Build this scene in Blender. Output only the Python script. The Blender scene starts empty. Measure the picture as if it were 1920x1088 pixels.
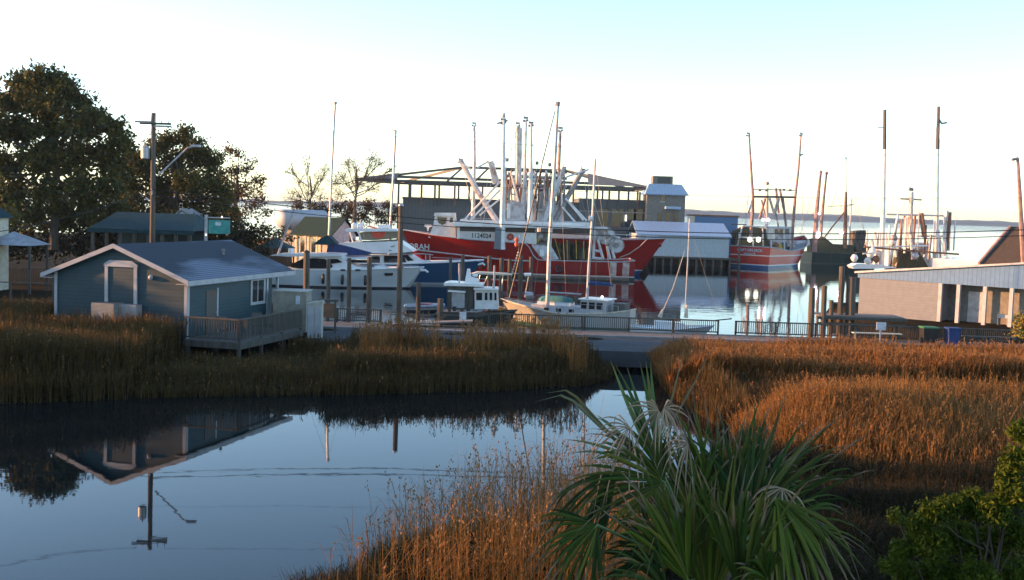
import bpy, math, random
import numpy as np
from mathutils import Vector, Matrix
random.seed(7); rng = np.random.default_rng(11)
R = math.radians
sc = bpy.context.scene
COL = sc.collection

# ---------------------------------------------------------------- camera
F = 2100.0; PITCH = R(4.15); ROLL = R(1.83); CH = 8.0
cam_d = bpy.data.cameras.new('camera'); cam = bpy.data.objects.new('camera', cam_d); COL.objects.link(cam)
cam_d.lens = 36*F/1920; cam_d.sensor_width = 36; cam_d.clip_end = 30000; cam_d.clip_start = .2
CR = Matrix.Rotation(math.pi/2-PITCH, 3, 'X') @ Matrix.Rotation(ROLL, 3, 'Z')
cam.matrix_world = Matrix.Translation((0, 0, CH)) @ CR.to_4x4()
sc.camera = cam
# ---------------------------------------------------------------- sky, sun, exposure
SUN_AZ, SUN_EL = R(-84), R(8)          # azimuth from +Y, towards -X (left of the view)
w = bpy.data.worlds.new('World'); sc.world = w; w.use_nodes = True
nt = w.node_tree; nt.nodes.clear()
sky = nt.nodes.new('ShaderNodeTexSky'); sky.sky_type = 'NISHITA'; sky.sun_disc = False
sky.sun_elevation = SUN_EL; sky.sun_rotation = SUN_AZ
sky.air_density = .75; sky.dust_density = 0.5; sky.ozone_density = 1.4
bg = nt.nodes.new('ShaderNodeBackground'); bg.inputs[1].default_value = 0.13
wo = nt.nodes.new('ShaderNodeOutputWorld')
nt.links.new(sky.outputs[0], bg.inputs[0]); nt.links.new(bg.outputs[0], wo.inputs[0])
sl = bpy.data.lights.new('sun', 'SUN'); sl.energy = 3.2; sl.angle = R(.5); sl.color = (1, .46, .18)
so = bpy.data.objects.new('sun', sl); COL.objects.link(so)
sd = Vector((math.sin(SUN_AZ)*math.cos(SUN_EL), math.cos(SUN_AZ)*math.cos(SUN_EL), math.sin(SUN_EL)))
so.rotation_euler = (-sd).to_track_quat('-Z', 'Y').to_euler()
so.location = (-60, 0, 60)
sc.view_settings.view_transform = 'Standard'; sc.view_settings.look = 'None'
sc.view_settings.gamma = 1; sc.view_settings.exposure = 2.05
sc.cycles.max_bounces = 6; sc.cycles.use_denoising = True
sc.cycles.transparent_max_bounces = 8

# ---------------------------------------------------------------- helpers
def ray(px, py):
    return CR @ Vector(((px-960)/F, (544-py)/F, -1))
def P(px, py, Y):
    d = ray(px, py); return Vector((d.x/d.y*Y, Y, CH+d.z/d.y*Y))
def PZ(px, py, z):
    d = ray(px, py); t = (z-CH)/d.z; return Vector((d.x*t, d.y*t, z))
def tag(o, label=None, cat=None, group=None, kind=None):
    if label: o['label'] = label
    if cat: o['category'] = cat
    if group: o['group'] = group
    if kind: o['kind'] = kind
    return o
def T(name, label, cat, loc=(0, 0, 0), rz=0, group=None):
    o = bpy.data.objects.new(name, None); COL.objects.link(o)
    o.location = loc; o.rotation_euler = (0, 0, rz); o.empty_display_size = .3
    return tag(o, label, cat, group)
def inv(root):
    p = Vector(root.location); return Matrix.Rotation(-root.rotation_euler[2], 4, 'Z') @ Matrix.Translation(-p)
class MB:
    def __init__(s): s.v = []; s.f = []
    def add(s, vs, fs):
        n = len(s.v); s.v += [tuple(v) for v in vs]; s.f += [tuple(i+n for i in f) for f in fs]; return s
    def box(s, x0, x1, y0, y1, z0, z1):
        return s.add([(x0,y0,z0),(x1,y0,z0),(x1,y1,z0),(x0,y1,z0),(x0,y0,z1),(x1,y0,z1),(x1,y1,z1),(x0,y1,z1)],
            [(0,3,2,1),(4,5,6,7),(0,1,5,4),(1,2,6,5),(2,3,7,6),(3,0,4,7)])
    def tube(s, pts, r, n=8, r1=None):
        pts = [Vector(p) for p in pts]; vs = []; fs = []; m = len(pts)
        for i, p in enumerate(pts):
            d = (pts[min(i+1, m-1)]-pts[max(i-1, 0)]).normalized()
            a = d.cross(Vector((0, 0, 1)))
            if a.length < .05: a = d.cross(Vector((0, 1, 0)))
            a.normalize(); b = d.cross(a)
            rr = r if r1 is None else r+(r1-r)*i/(m-1)
            for k in range(n):
                t = 2*math.pi*k/n; vs.append(p+a*rr*math.cos(t)+b*rr*math.sin(t))
        for i in range(m-1):
            for k in range(n): fs.append((i*n+k, i*n+(k+1) % n, (i+1)*n+(k+1) % n, (i+1)*n+k))
        fs.append(tuple(range(n-1, -1, -1))); fs.append(tuple((m-1)*n+k for k in range(n)))
        return s.add(vs, fs)
    def beam(s, a, b, w_, h=None):
        """square-section bar between two points"""
        h = h or w_; a = Vector(a); b = Vector(b); d = (b-a).normalized()
        u = d.cross(Vector((0, 0, 1)))
        if u.length < .05: u = Vector((1, 0, 0))
        u.normalize(); v = u.cross(d); vs = []
        for p in (a, b):
            for i, j in ((-1,-1),(1,-1),(1,1),(-1,1)): vs.append(p+u*i*w_/2+v*j*h/2)
        return s.add(vs, [(0,1,2,3),(7,6,5,4),(0,4,5,1),(1,5,6,2),(2,6,7,3),(3,7,4,0)])
    def prism(s, poly, off):
        """polygon (3d points) swept by vector off"""
        n = len(poly); off = Vector(off); poly = [Vector(p) for p in poly]
        return s.add(poly+[p+off for p in poly], [tuple(range(n)), tuple(range(2*n-1, n-1, -1))]+[(i, (i+1) % n, n+(i+1) % n, n+i) for i in range(n)])
    def lathe(s, prof, c=(0, 0, 0), n=16, axis='Z'):
        vs = []; fs = []; m = len(prof)
        for r, z in prof:
            for k in range(n):
                t = 2*math.pi*k/n; p = (r*math.cos(t), r*math.sin(t), z)
                if axis == 'Y': p = (p[0], p[2], p[1])
                if axis == 'X': p = (p[2], p[0], p[1])
                vs.append((p[0]+c[0], p[1]+c[1], p[2]+c[2]))
        for i in range(m-1):
            for k in range(n): fs.append((i*n+k, i*n+(k+1) % n, (i+1)*n+(k+1) % n, (i+1)*n+k))
        fs.append(tuple(range(n))); fs.append(tuple((m-1)*n+k for k in range(n)))
        return s.add(vs, fs)
    def build(s, name, m, parent=None, world=False, smooth=False):
        v = np.array(s.v, dtype=float); loc = None
        if parent is not None and world:
            M = np.array(inv(parent)); v = v@M[:3, :3].T+M[:3, 3]
        if parent is None:
            loc = np.array([v[:, 0].mean(), v[:, 1].mean(), v[:, 2].min()]); v = v-loc
        me = bpy.data.meshes.new(name); me.from_pydata(v.tolist(), [], s.f)
        o = bpy.data.objects.new(name, me); COL.objects.link(o)
        me.materials.append(m)
        import bmesh
        b = bmesh.new(); b.from_mesh(me); bmesh.ops.recalc_face_normals(b, faces=b.faces); b.to_mesh(me); b.free()
        if smooth:
            for p in me.polygons: p.use_smooth = True
        if parent is not None: o.parent = parent
        else: o.location = loc
        return o
def raw(name, v, f, m, col=None, smooth=False):
    """numpy mesh: quads f (n,4)"""
    me = bpy.data.meshes.new(name); n = len(f); k = f.shape[1]
    me.vertices.add(len(v)); me.vertices.foreach_set('co', v.astype(np.float32).ravel())
    me.loops.add(n*k); me.loops.foreach_set('vertex_index', f.astype(np.int32).ravel())
    me.polygons.add(n); me.polygons.foreach_set('loop_start', np.arange(0, n*k, k, dtype=np.int32))
    me.update(calc_edges=True)
    if col is not None:
        a = me.attributes.new('tint', 'FLOAT_COLOR', 'POINT'); a.data.foreach_set('color', col.astype(np.float32).ravel())
    if smooth: me.polygons.foreach_set('use_smooth', np.ones(n, dtype=bool))
    me.materials.append(m)
    o = bpy.data.objects.new(name, me); COL.objects.link(o); return o
def copy_tree(o, parent=None):
    c = o.copy(); COL.objects.link(c); c.parent = parent
    for ch in list(o.children): copy_tree(ch, c)
    return c

# ---------------------------------------------------------------- materials
def mat(name, c, rough=.6, c2=None, scale=3.0, bump=0, metal=0, stretch=(1, 1, 1), spec=.5, thr=(.35, .65), emit=None, es=0, coat=0):
    m = bpy.data.materials.new(name); m.use_nodes = True; t = m.node_tree; b = t.nodes['Principled BSDF']
    b.inputs['Base Color'].default_value = (*c, 1); b.inputs['Roughness'].default_value = rough
    b.inputs['Metallic'].default_value = metal; b.inputs['Specular IOR Level'].default_value = spec
    if coat: b.inputs['Coat Weight'].default_value = coat; b.inputs['Coat Roughness'].default_value = .1
    if emit: b.inputs['Emission Color'].default_value = (*emit, 1); b.inputs['Emission Strength'].default_value = es
    if c2 is None: c2 = tuple(x*.7 for x in c)
    tc = t.nodes.new('ShaderNodeTexCoord'); mp = t.nodes.new('ShaderNodeMapping'); mp.inputs['Scale'].default_value = stretch
    nz = t.nodes.new('ShaderNodeTexNoise'); nz.inputs['Scale'].default_value = scale; nz.inputs['Detail'].default_value = 5
    rp = t.nodes.new('ShaderNodeMapRange'); rp.inputs[1].default_value = thr[0]; rp.inputs[2].default_value = thr[1]
    mx = t.nodes.new('ShaderNodeMix'); mx.data_type = 'RGBA'
    mx.inputs[6].default_value = (*c, 1); mx.inputs[7].default_value = (*c2, 1)
    L = t.links.new
    L(tc.outputs['Object'], mp.inputs[0]); L(mp.outputs[0], nz.inputs[0]); L(nz.outputs[0], rp.inputs[0]); L(rp.outputs[0], mx.inputs[0])
    L(mx.outputs[2], b.inputs['Base Color'])
    if bump:
        bp = t.nodes.new('ShaderNodeBump'); bp.inputs['Strength'].default_value = bump; bp.inputs['Distance'].default_value = .05
        L(nz.outputs[0], bp.inputs['Height']); L(bp.outputs[0], b.inputs['Normal'])
    m['mix'] = mx.name
    return m
def addlines(m, c2, period, axis, frac):
    t = m.node_tree; b = t.nodes['Principled BSDF']; L = t.links.new
    tc = t.nodes.new('ShaderNodeTexCoord'); sx = t.nodes.new('ShaderNodeSeparateXYZ'); L(tc.outputs['Object'], sx.inputs[0])
    mm = t.nodes.new('ShaderNodeMath'); mm.operation = 'DIVIDE'; mm.inputs[1].default_value = period
    fr = t.nodes.new('ShaderNodeMath'); fr.operation = 'FRACT'; lt = t.nodes.new('ShaderNodeMath'); lt.operation = 'LESS_THAN'; lt.inputs[1].default_value = frac
    L(sx.outputs[axis], mm.inputs[0]); L(mm.outputs[0], fr.inputs[0]); L(fr.outputs[0], lt.inputs[0])
    mx = t.nodes.new('ShaderNodeMix'); mx.data_type = 'RGBA'; mx.inputs[7].default_value = (*c2, 1)
    L(lt.outputs[0], mx.inputs[0]); L(t.nodes[m['mix']].outputs[2], mx.inputs[6]); L(mx.outputs[2], b.inputs['Base Color'])
def lined(name, c, c2, period, axis='Z', frac=.12, rough=.6, var=.15):
    """boards / corrugation: dark joint lines each period metres along an object axis"""
    m = mat(name, c, rough, tuple(x*(1-var) for x in c), 2.5)
    t = m.node_tree; b = t.nodes['Principled BSDF']; L = t.links.new
    tc = t.nodes.new('ShaderNodeTexCoord'); sx = t.nodes.new('ShaderNodeSeparateXYZ'); L(tc.outputs['Object'], sx.inputs[0])
    mm = t.nodes.new('ShaderNodeMath'); mm.operation = 'DIVIDE'; mm.inputs[1].default_value = period
    fr = t.nodes.new('ShaderNodeMath'); fr.operation = 'FRACT'; lt = t.nodes.new('ShaderNodeMath'); lt.operation = 'LESS_THAN'; lt.inputs[1].default_value = frac
    L(sx.outputs[axis], mm.inputs[0]); L(mm.outputs[0], fr.inputs[0]); L(fr.outputs[0], lt.inputs[0])
    mx = t.nodes.new('ShaderNodeMix'); mx.data_type = 'RGBA'; mx.inputs[7].default_value = (*c2, 1)
    L(lt.outputs[0], mx.inputs[0]); L(t.nodes[m['mix']].outputs[2], mx.inputs[6]); L(mx.outputs[2], b.inputs['Base Color'])
    return m
def hullmat(name, bands, rough=.25, dirt=(.10, .05, .03), damt=.35):
    """bands: [(z_from, colour)...] paint bands measured up from the waterline, weathered by vertical stains"""
    m = mat(name, bands[-1][1], rough, spec=.4)
    t = m.node_tree; b = t.nodes['Principled BSDF']; L = t.links.new
    tc = t.nodes.new('ShaderNodeTexCoord'); sx = t.nodes.new('ShaderNodeSeparateXYZ'); L(tc.outputs['Object'], sx.inputs[0])
    mr = t.nodes.new('ShaderNodeMapRange'); mr.inputs[1].default_value = -2; mr.inputs[2].default_value = 8; L(sx.outputs[2], mr.inputs[0])
    cr = t.nodes.new('ShaderNodeValToRGB'); cr.color_ramp.interpolation = 'CONSTANT'; e = cr.color_ramp.elements
    for i, (z, c) in enumerate(bands):
        q = max(0, (z+2)/10)
        el = e[i] if i < 2 else e.new(q)
        el.position = q; el.color = (*c, 1)
    L(mr.outputs[0], cr.inputs[0])
    mp = t.nodes.new('ShaderNodeMapping'); mp.inputs['Scale'].default_value = (1.4, 1.4, .12)
    nz = t.nodes.new('ShaderNodeTexNoise'); nz.inputs['Scale'].default_value = 1.6; nz.inputs['Detail'].default_value = 8
    L(tc.outputs['Object'], mp.inputs[0]); L(mp.outputs[0], nz.inputs[0])
    r2 = t.nodes.new('ShaderNodeMapRange'); r2.inputs[1].default_value = .5; r2.inputs[2].default_value = .8; r2.inputs[4].default_value = damt; L(nz.outputs[0], r2.inputs[0])
    mx = t.nodes.new('ShaderNodeMix'); mx.data_type = 'RGBA'; mx.inputs[7].default_value = (*dirt, 1)
    L(r2.outputs[0], mx.inputs[0]); L(cr.outputs[0], mx.inputs[6]); L(mx.outputs[2], b.inputs['Base Color'])
    return m
def tinted(name, rough=.7, trans=.0, spec=.2):
    """foliage / reeds: each blade's own colour from its attribute"""
    m = bpy.data.materials.new(name); m.use_nodes = True; t = m.node_tree; b = t.nodes['Principled BSDF']; L = t.links.new
    at = t.nodes.new('ShaderNodeAttribute'); at.attribute_name = 'tint'
    L(at.outputs['Color'], b.inputs['Base Color']); b.inputs['Roughness'].default_value = rough; b.inputs['Specular IOR Level'].default_value = spec
    if trans:
        tr = t.nodes.new('ShaderNodeBsdfTranslucent'); L(at.outputs['Color'], tr.inputs[0])
        ms = t.nodes.new('ShaderNodeMixShader'); ms.inputs[0].default_value = trans
        L(b.outputs[0], ms.inputs[1]); L(tr.outputs[0], ms.inputs[2]); L(ms.outputs[0], t.nodes['Material Output'].inputs[0])
    return m
M = {}
M['white'] = mat('white_paint', (.78, .78, .77), .35, (.62, .60, .56), 1.2)
M['gel'] = mat('white_gelcoat', (.8, .81, .8), .2, (.7, .71, .7), .8)
M['whitetrim'] = mat('white_trim', (.40, .42, .44), .5, (.32, .33, .35), 2)
M['wmetal'] = mat('white_steel', (.56, .55, .55), .4, (.24, .17, .13), 1.1, thr=(.48, .72))
M['alu'] = mat('aluminium', (.55, .55, .56), .35, metal=.7)
M['steel'] = mat('grey_steel', (.30, .30, .31), .5, (.2, .16, .13), 2)
M['dsteel'] = mat('dark_painted_steel', (.06, .075, .07), .6, (.09, .06, .045), 1)
M['rust'] = mat('rusty_steel', (.30, .14, .08), .8, (.16, .08, .05), 2)
M['redpole'] = mat('red_brown_pole', (.32, .20, .18), .6, (.20, .12, .10), 2)
M['wood'] = mat('weathered_timber', (.085, .08, .065), .85, (.05, .048, .04), 1.2, .3, stretch=(6, 6, .6))
M['deckwood'] = lined('deck_boards', (.15, .14, .12), (.05, .045, .04), .14, 'X', .1, .85)
M['pile'] = mat('piling_timber', (.13, .105, .08), .9, (.06, .05, .04), 1.5, .4, stretch=(5, 5, .5))
M['black'] = mat('black_rubber', (.015, .015, .016), .5)
M['glass'] = mat('dark_glass', (.012, .016, .018), .06, (.02, .024, .026), .5, spec=.8)
M['net'] = mat('net_mesh', (.05, .055, .035), .95, (.11, .085, .04), 3, .6, stretch=(4, 4, .6))
M['navy'] = mat('blue_canvas', (.012, .045, .16), .8, (.01, .03, .11), 2)
M['teal'] = mat('teal_canvas', (.05, .20, .20), .8)
M['dteal'] = mat('teal_metal', (.008, .045, .055), .7, spec=.2)
M['bluewall'] = lined('blue_lap_siding', (.015, .054, .070), (.008, .027, .036), .18, 'Z', .13, .6)
M['roofmetal'] = mat('worn_roof_shingle', (.032, .046, .062), .7, (.17, .20, .26), .28, .15, stretch=(1, .35, 1), thr=(.46, .56), spec=.25)
addlines(M['roofmetal'], (.012, .018, .026), .07, 'Z', .18)
M['asphalt'] = mat('asphalt', (.085, .092, .10), .9, (.065, .07, .075), .8, .2, spec=.1)
M['concrete'] = mat('concrete', (.24, .235, .225), .9, (.16, .155, .15), .9, .2)
M['tan'] = lined('tan_siding', (.18, .20, .225), (.135, .15, .17), .2, 'Z', .1, .7)
M['bluemetal'] = lined('blue_ribbed_metal', (.10, .21, .38), (.06, .13, .25), .3, 'X', .15, .4)
M['greywall'] = lined('grey_ribbed_wall', (.11, .115, .115), (.07, .075, .075), .6, 'X', .1, .7)
M['greywall2'] = mat('grey_siding', (.19, .18, .155), .7)
M['paleroof'] = lined('pale_blue_metal_roof', (.30, .42, .55), (.2, .3, .42), .5, 'X', .08, .35)
M['shedwhite'] = lined('white_ribbed_cladding', (.42, .47, .50), (.30, .34, .37), .4, 'X', .1, .5)
M['pink'] = mat('pale_pink_siding', (.62, .44, .42), .7)
M['cream'] = mat('cream_siding', (.60, .54, .42), .7)
M['dkgreen'] = mat('dark_green_roof', (.012, .04, .035), .8, spec=.2)
M['brownroof'] = mat('brown_shingles', (.07, .05, .035), .9, (.045, .035, .025), 5)
M['redpaint'] = mat('red_paint', (.42, .03, .02), .35)
M['reddoor'] = mat('red_window', (.35, .03, .05), .5)
M['yellow'] = mat('yellow_oilskin', (.6, .4, .05), .6)
M['orange'] = mat('orange_buoy', (.7, .12, .05), .5)
M['beige'] = mat('beige_enclosure', (.30, .28, .23), .7)
M['cabinet'] = mat('pale_cabinet', (.45, .44, .38), .6)
M['hvac'] = lined('hvac_grille', (.28, .30, .29), (.1, .11, .11), .06, 'Z', .4, .6)
M['hullred'] = hullmat('red_hull', [(-2, (.02, .03, .05)), (-.3, (.02, .05, .04)), (.32, (.62, .6, .55)), (.46, (.26, .014, .009))], damt=.5)
M['hullred2'] = hullmat('bright_red_hull', [(-2, (.01, .05, .15)), (-.3, (.015, .07, .19)), (.55, (.7, .68, .64)), (.68, (.30, .014, .009))], .35, damt=.2)
M['hullred3'] = hullmat('faded_red_hull', [(-2, (.01, .05, .15)), (-.3, (.015, .07, .19)), (.45, (.7, .68, .64)), (.6, (.50, .04, .025)), (1.9, (.7, .66, .62)), (2.05, (.50, .04, .025))], .25, damt=.2)
M['hullwhite'] = hullmat('white_hull', [(-2, (.01, .02, .03)), (-.3, (.02, .03, .04)), (.12, (.55, .5, .45)), (.2, (.55, .58, .58))], .2, damt=.08)
M['hullblue'] = hullmat('navy_hull', [(-2, (.01, .02, .03)), (-.3, (.3, .3, .3)), (.2, (.02, .07, .14))], .15, damt=.05)
M['hullketch'] = hullmat('cream_hull', [(-2, (.02, .1, .07)), (-.3, (.02, .10, .07)), (.15, (.36, .36, .33))], .35, damt=.25)
M['hulldark'] = hullmat('dark_green_hull', [(-2, (.01, .01, .01)), (-.3, (.05, .05, .04)), (.2, (.018, .030, .022))], .5)
M['lamp'] = mat('lit_lamp', (1, 1, 1), emit=(1, .82, .95), es=4)
M['lamp_glint'] = mat('warm_lamp_and_glint', (1, 1, 1), emit=(1, .9, .65), es=.9)
M['bark'] = mat('bark', (.10, .075, .055), .95, (.05, .04, .03), 2, .5, stretch=(3, 3, .5))
M['greybark'] = mat('grey_bark', (.17, .13, .10), .95, (.09, .07, .055), 2, .5, stretch=(3, 3, .5))
M['leaf'] = tinted('leaves', .7, .25); M['reed'] = tinted('reed_blades', .75, .3); M['palm'] = tinted('palm_blades', .6, .05, .12)
M['soil'] = mat('marsh_soil', (.014, .012, .007), .95, (.024, .019, .010), .25, .4, spec=.03)
M['tank'] = mat('tank_white', (.36, .39, .42), .45, (.28, .25, .22), .4, thr=(.55, .7))
M['signteal'] = mat('teal_sign', (.04, .30, .27), .5)
M['signwhite'] = mat('white_sign', (.6, .64, .7), .5)
M['bluebin'] = mat('blue_plastic', (.010, .04, .17), .6)
M['greenlid'] = mat('green_lid', (.03, .17, .05), .6)
M['galv'] = mat('galvanised', (.42, .43, .46), .45, metal=.4)
M['curtain'] = mat('beige_vinyl', (.30, .24, .16), .3)
M['redlit'] = mat('red_lit_vinyl', (.75, .10, .05), .6)
M['stripewhite'] = mat('worn_white_paint', (.55, .5, .46), .5, (.38, .2, .16), 2)
M['text'] = mat('black_lettering', (.02, .02, .03), .5)
M['wtext'] = mat('pale_lettering', (.5, .6, .68), .5)

# ---------------------------------------------------------------- water, ground
def water_mat():
    m = bpy.data.materials.new('water'); m.use_nodes = True; t = m.node_tree; b = t.nodes['Principled BSDF']; L = t.links.new
    b.inputs['Base Color'].default_value = (.006, .010, .011, 1); b.inputs['Roughness'].default_value = .02
    b.inputs['IOR'].default_value = 1.333
    tc = t.nodes.new('ShaderNodeTexCoord'); sx = t.nodes.new('ShaderNodeSeparateXYZ'); L(tc.outputs['Object'], sx.inputs[0])
    def noise(sc_, st, det):
        mp = t.nodes.new('ShaderNodeMapping'); mp.inputs['Scale'].default_value = st; L(tc.outputs['Object'], mp.inputs[0])
        n = t.nodes.new('ShaderNodeTexNoise'); n.inputs['Scale'].default_value = sc_; n.inputs['Detail'].default_value = det; L(mp.outputs[0], n.inputs[0]); return n
    n1 = noise(.9, (.6, 1, 1), 3); n2 = noise(.25, (.5, 1, 1), 4)
    mr = t.nodes.new('ShaderNodeMapRange'); mr.inputs[1].default_value = 62; mr.inputs[2].default_value = 75; mr.inputs[3].default_value = .006; mr.inputs[4].default_value = .035; L(sx.outputs[1], mr.inputs[0])
    m2 = t.nodes.new('ShaderNodeMapRange'); m2.inputs[1].default_value = 200; m2.inputs[2].default_value = 420; m2.inputs[3].default_value = 0; m2.inputs[4].default_value = 1.0; L(sx.outputs[1], m2.inputs[0])
    b1 = t.nodes.new('ShaderNodeBump'); b1.inputs['Distance'].default_value = .25; L(n1.outputs[0], b1.inputs['Height']); L(mr.outputs[0], b1.inputs['Strength'])
    b2 = t.nodes.new('ShaderNodeBump'); b2.inputs['Distance'].default_value = .5; L(n2.outputs[0], b2.inputs['Height']); L(m2.outputs[0], b2.inputs['Strength'])
    L(b1.outputs[0], b2.inputs['Normal']); L(b2.outputs[0], b.inputs['Normal'])
    return m
M['water'] = water_mat()
wb = MB(); wb.add([(-9000, -300, 0), (9000, -300, 0), (9000, 12000, 0), (-9000, 12000, 0)], [(0, 1, 2, 3)])
o = wb.build('water', M['water']); o.location = (0, 0, 0)
o.data.vertices.foreach_set('co', np.array([(-9000, -300, 0), (9000, -300, 0), (9000, 12000, 0), (-9000, 12000, 0)], dtype=np.float32).ravel()); o.data.update()
tag(o, kind='structure')
QY = 64.9        # quay edge towards the harbour
pond_px = [(0, 757), (300, 744), (600, 740), (900, 734), (1080, 724), (1135, 710), (1150, 690), (1170, 676), (1212, 673), (1232, 697), (1270, 745), (1345, 790), (1405, 835), (1370, 900), (1230, 975), (1080, 1010), (900, 1035), (800, 1072), (710, 1100), (640, 1150)]
POND = [(-70, 36), (-45, 42.5)]+[tuple(PZ(x, y, 0)[:2]) for x, y in pond_px]+[(-8, 17), (-16, 10), (-45, 8), (-70, 12)]
HARB = [(-24.5, QY), (-24.5, 106), (-29, 122), (-22, 150), (18, 150), (18, 183), (42, 183), (44, 215), (600, 215), (600, 104), (44, 104), (25.5, 91), (25.2, QY)]
def sdist(poly, X, Y):
    """signed distance, positive inside"""
    p = np.array(poly); q = np.roll(p, -1, 0); d = np.full(X.shape, 1e9); ins = np.zeros(X.shape, bool)
    for (ax, ay), (bx, by) in zip(p, q):
        ex, ey = bx-ax, by-ay; t = np.clip(((X-ax)*ex+(Y-ay)*ey)/(ex*ex+ey*ey), 0, 1)
        d = np.minimum(d, np.hypot(X-ax-t*ex, Y-ay-t*ey))
        c = ((ay > Y) != (by > Y)) & (X < ex*(Y-ay)/(ey if ey else 1e-9)+ax); ins ^= c
    return np.where(ins, d, -d)
def ground_z(X, Y):
    dp = sdist(POND, X, Y); dh = sdist(HARB, X, Y)
    z = np.clip(.05-dp*.28, -1.2, .42)+.06*np.sin(X*1.3+Y*.7)*np.cos(Y*1.1-X*.4)
    z = z+np.clip((Y-54)/3, 0, 1)*.55*(dp < -.5)
    z = np.where(Y > 65.5, 1.15+.1*np.sin(X*.21)*np.cos(Y*.17), z)
    z = np.where(dh > 0, np.maximum(1.15-dh*5, -1.5), z)
    edge = np.maximum.reduce([(-X-95), (X-130), (Y-205)])+6*np.sin(X*.06)+5*np.sin(Y*.09)
    return np.where(edge > 0, np.maximum(z-edge*.15, -2), z)
gx = np.concatenate([np.arange(-130, -30, 2.), np.arange(-30, 40, .45), np.arange(40, 150, 2.)])
gy = np.concatenate([np.arange(-40, 8, 2.), np.arange(8, 66, .45), np.arange(66, 230, 1.5)])
GX, GY = np.meshgrid(gx, gy); GZ = ground_z(GX, GY)
v = np.stack([GX.ravel(), GY.ravel(), GZ.ravel()], 1); nx = len(gx)
ii, jj = np.meshgrid(np.arange(nx-1), np.arange(len(gy)-1)); a = (jj*nx+ii).ravel()
o = raw('ground', v, np.stack([a, a+1, a+nx+1, a+nx], 1), M['soil'], smooth=True); tag(o, kind='structure')

# far shore beyond the river
def far_shore():
    xs = np.arange(-3000, 3600, 25.); n = len(xs); h = 17+4*np.sin(xs*.0021)+3*np.sin(xs*.011+1)+rng.normal(0, 1.2, n)
    h += np.where(xs > 300, 3, 0)
    Yf = 4000+150*np.sin(xs*.0012)
    b_ = MB(); vs = []
    for x, y, z in zip(xs, Yf, h): vs += [(x, y, -.5), (x, y+10, z*.8), (x, y+60, z), (x, y+300, -.5)]
    fs = []
    for i in range(n-1):
        for k in range(3): fs.append((i*4+k, (i+1)*4+k, (i+1)*4+k+1, i*4+k+1))
    b_.add(vs, fs); return b_.build('far_shore_woods', mat('far_woods', (.05, .06, .04), 1))
tag(far_shore(), kind='stuff')

# thin morning haze over the whole place
hz = MB().box(-2600, 3400, -320, 4450, -2.2, 23.5).build('haze', M['black']); hz.data.materials.clear()
hm_ = bpy.data.materials.new('haze_air'); hm_.use_nodes = True; t_ = hm_.node_tree; t_.nodes.clear()
pv = t_.nodes.new('ShaderNodeVolumePrincipled'); pv.inputs['Color'].default_value = (.50, .70, 1, 1); pv.inputs['Density'].default_value = .00010; pv.inputs['Anisotropy'].default_value = .2
mo = t_.nodes.new('ShaderNodeOutputMaterial'); t_.links.new(pv.outputs[0], mo.inputs['Volume']); hz.data.materials.append(hm_); tag(hz, kind='stuff')
# road, quay
b = MB().box(-10.5, 46, 56.2, 61.9, .2, 1.0); tag(b.build('road', M['asphalt']), kind='structure')
b = MB().box(-10.5, 46, 61.9, 62.35, .2, 1.14); tag(b.build('kerb', M['concrete']), kind='structure')
b = MB().box(-13, 46, 62.35, QY, .7, 1.1); tag(b.build('boardwalk', M['deckwood']), kind='structure')
b = MB()
for i in range(20): b.box(-12+i*3, -11.8+i*3, QY-.25, QY-.02, -1, .7)
b.box(-13, 46, QY-.02, QY+.06, -.9, 1.05)
tag(b.build('bulkhead', M['wood']), 'weathered timber bulkhead along the harbour edge of the boardwalk', 'bulkhead')

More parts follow.
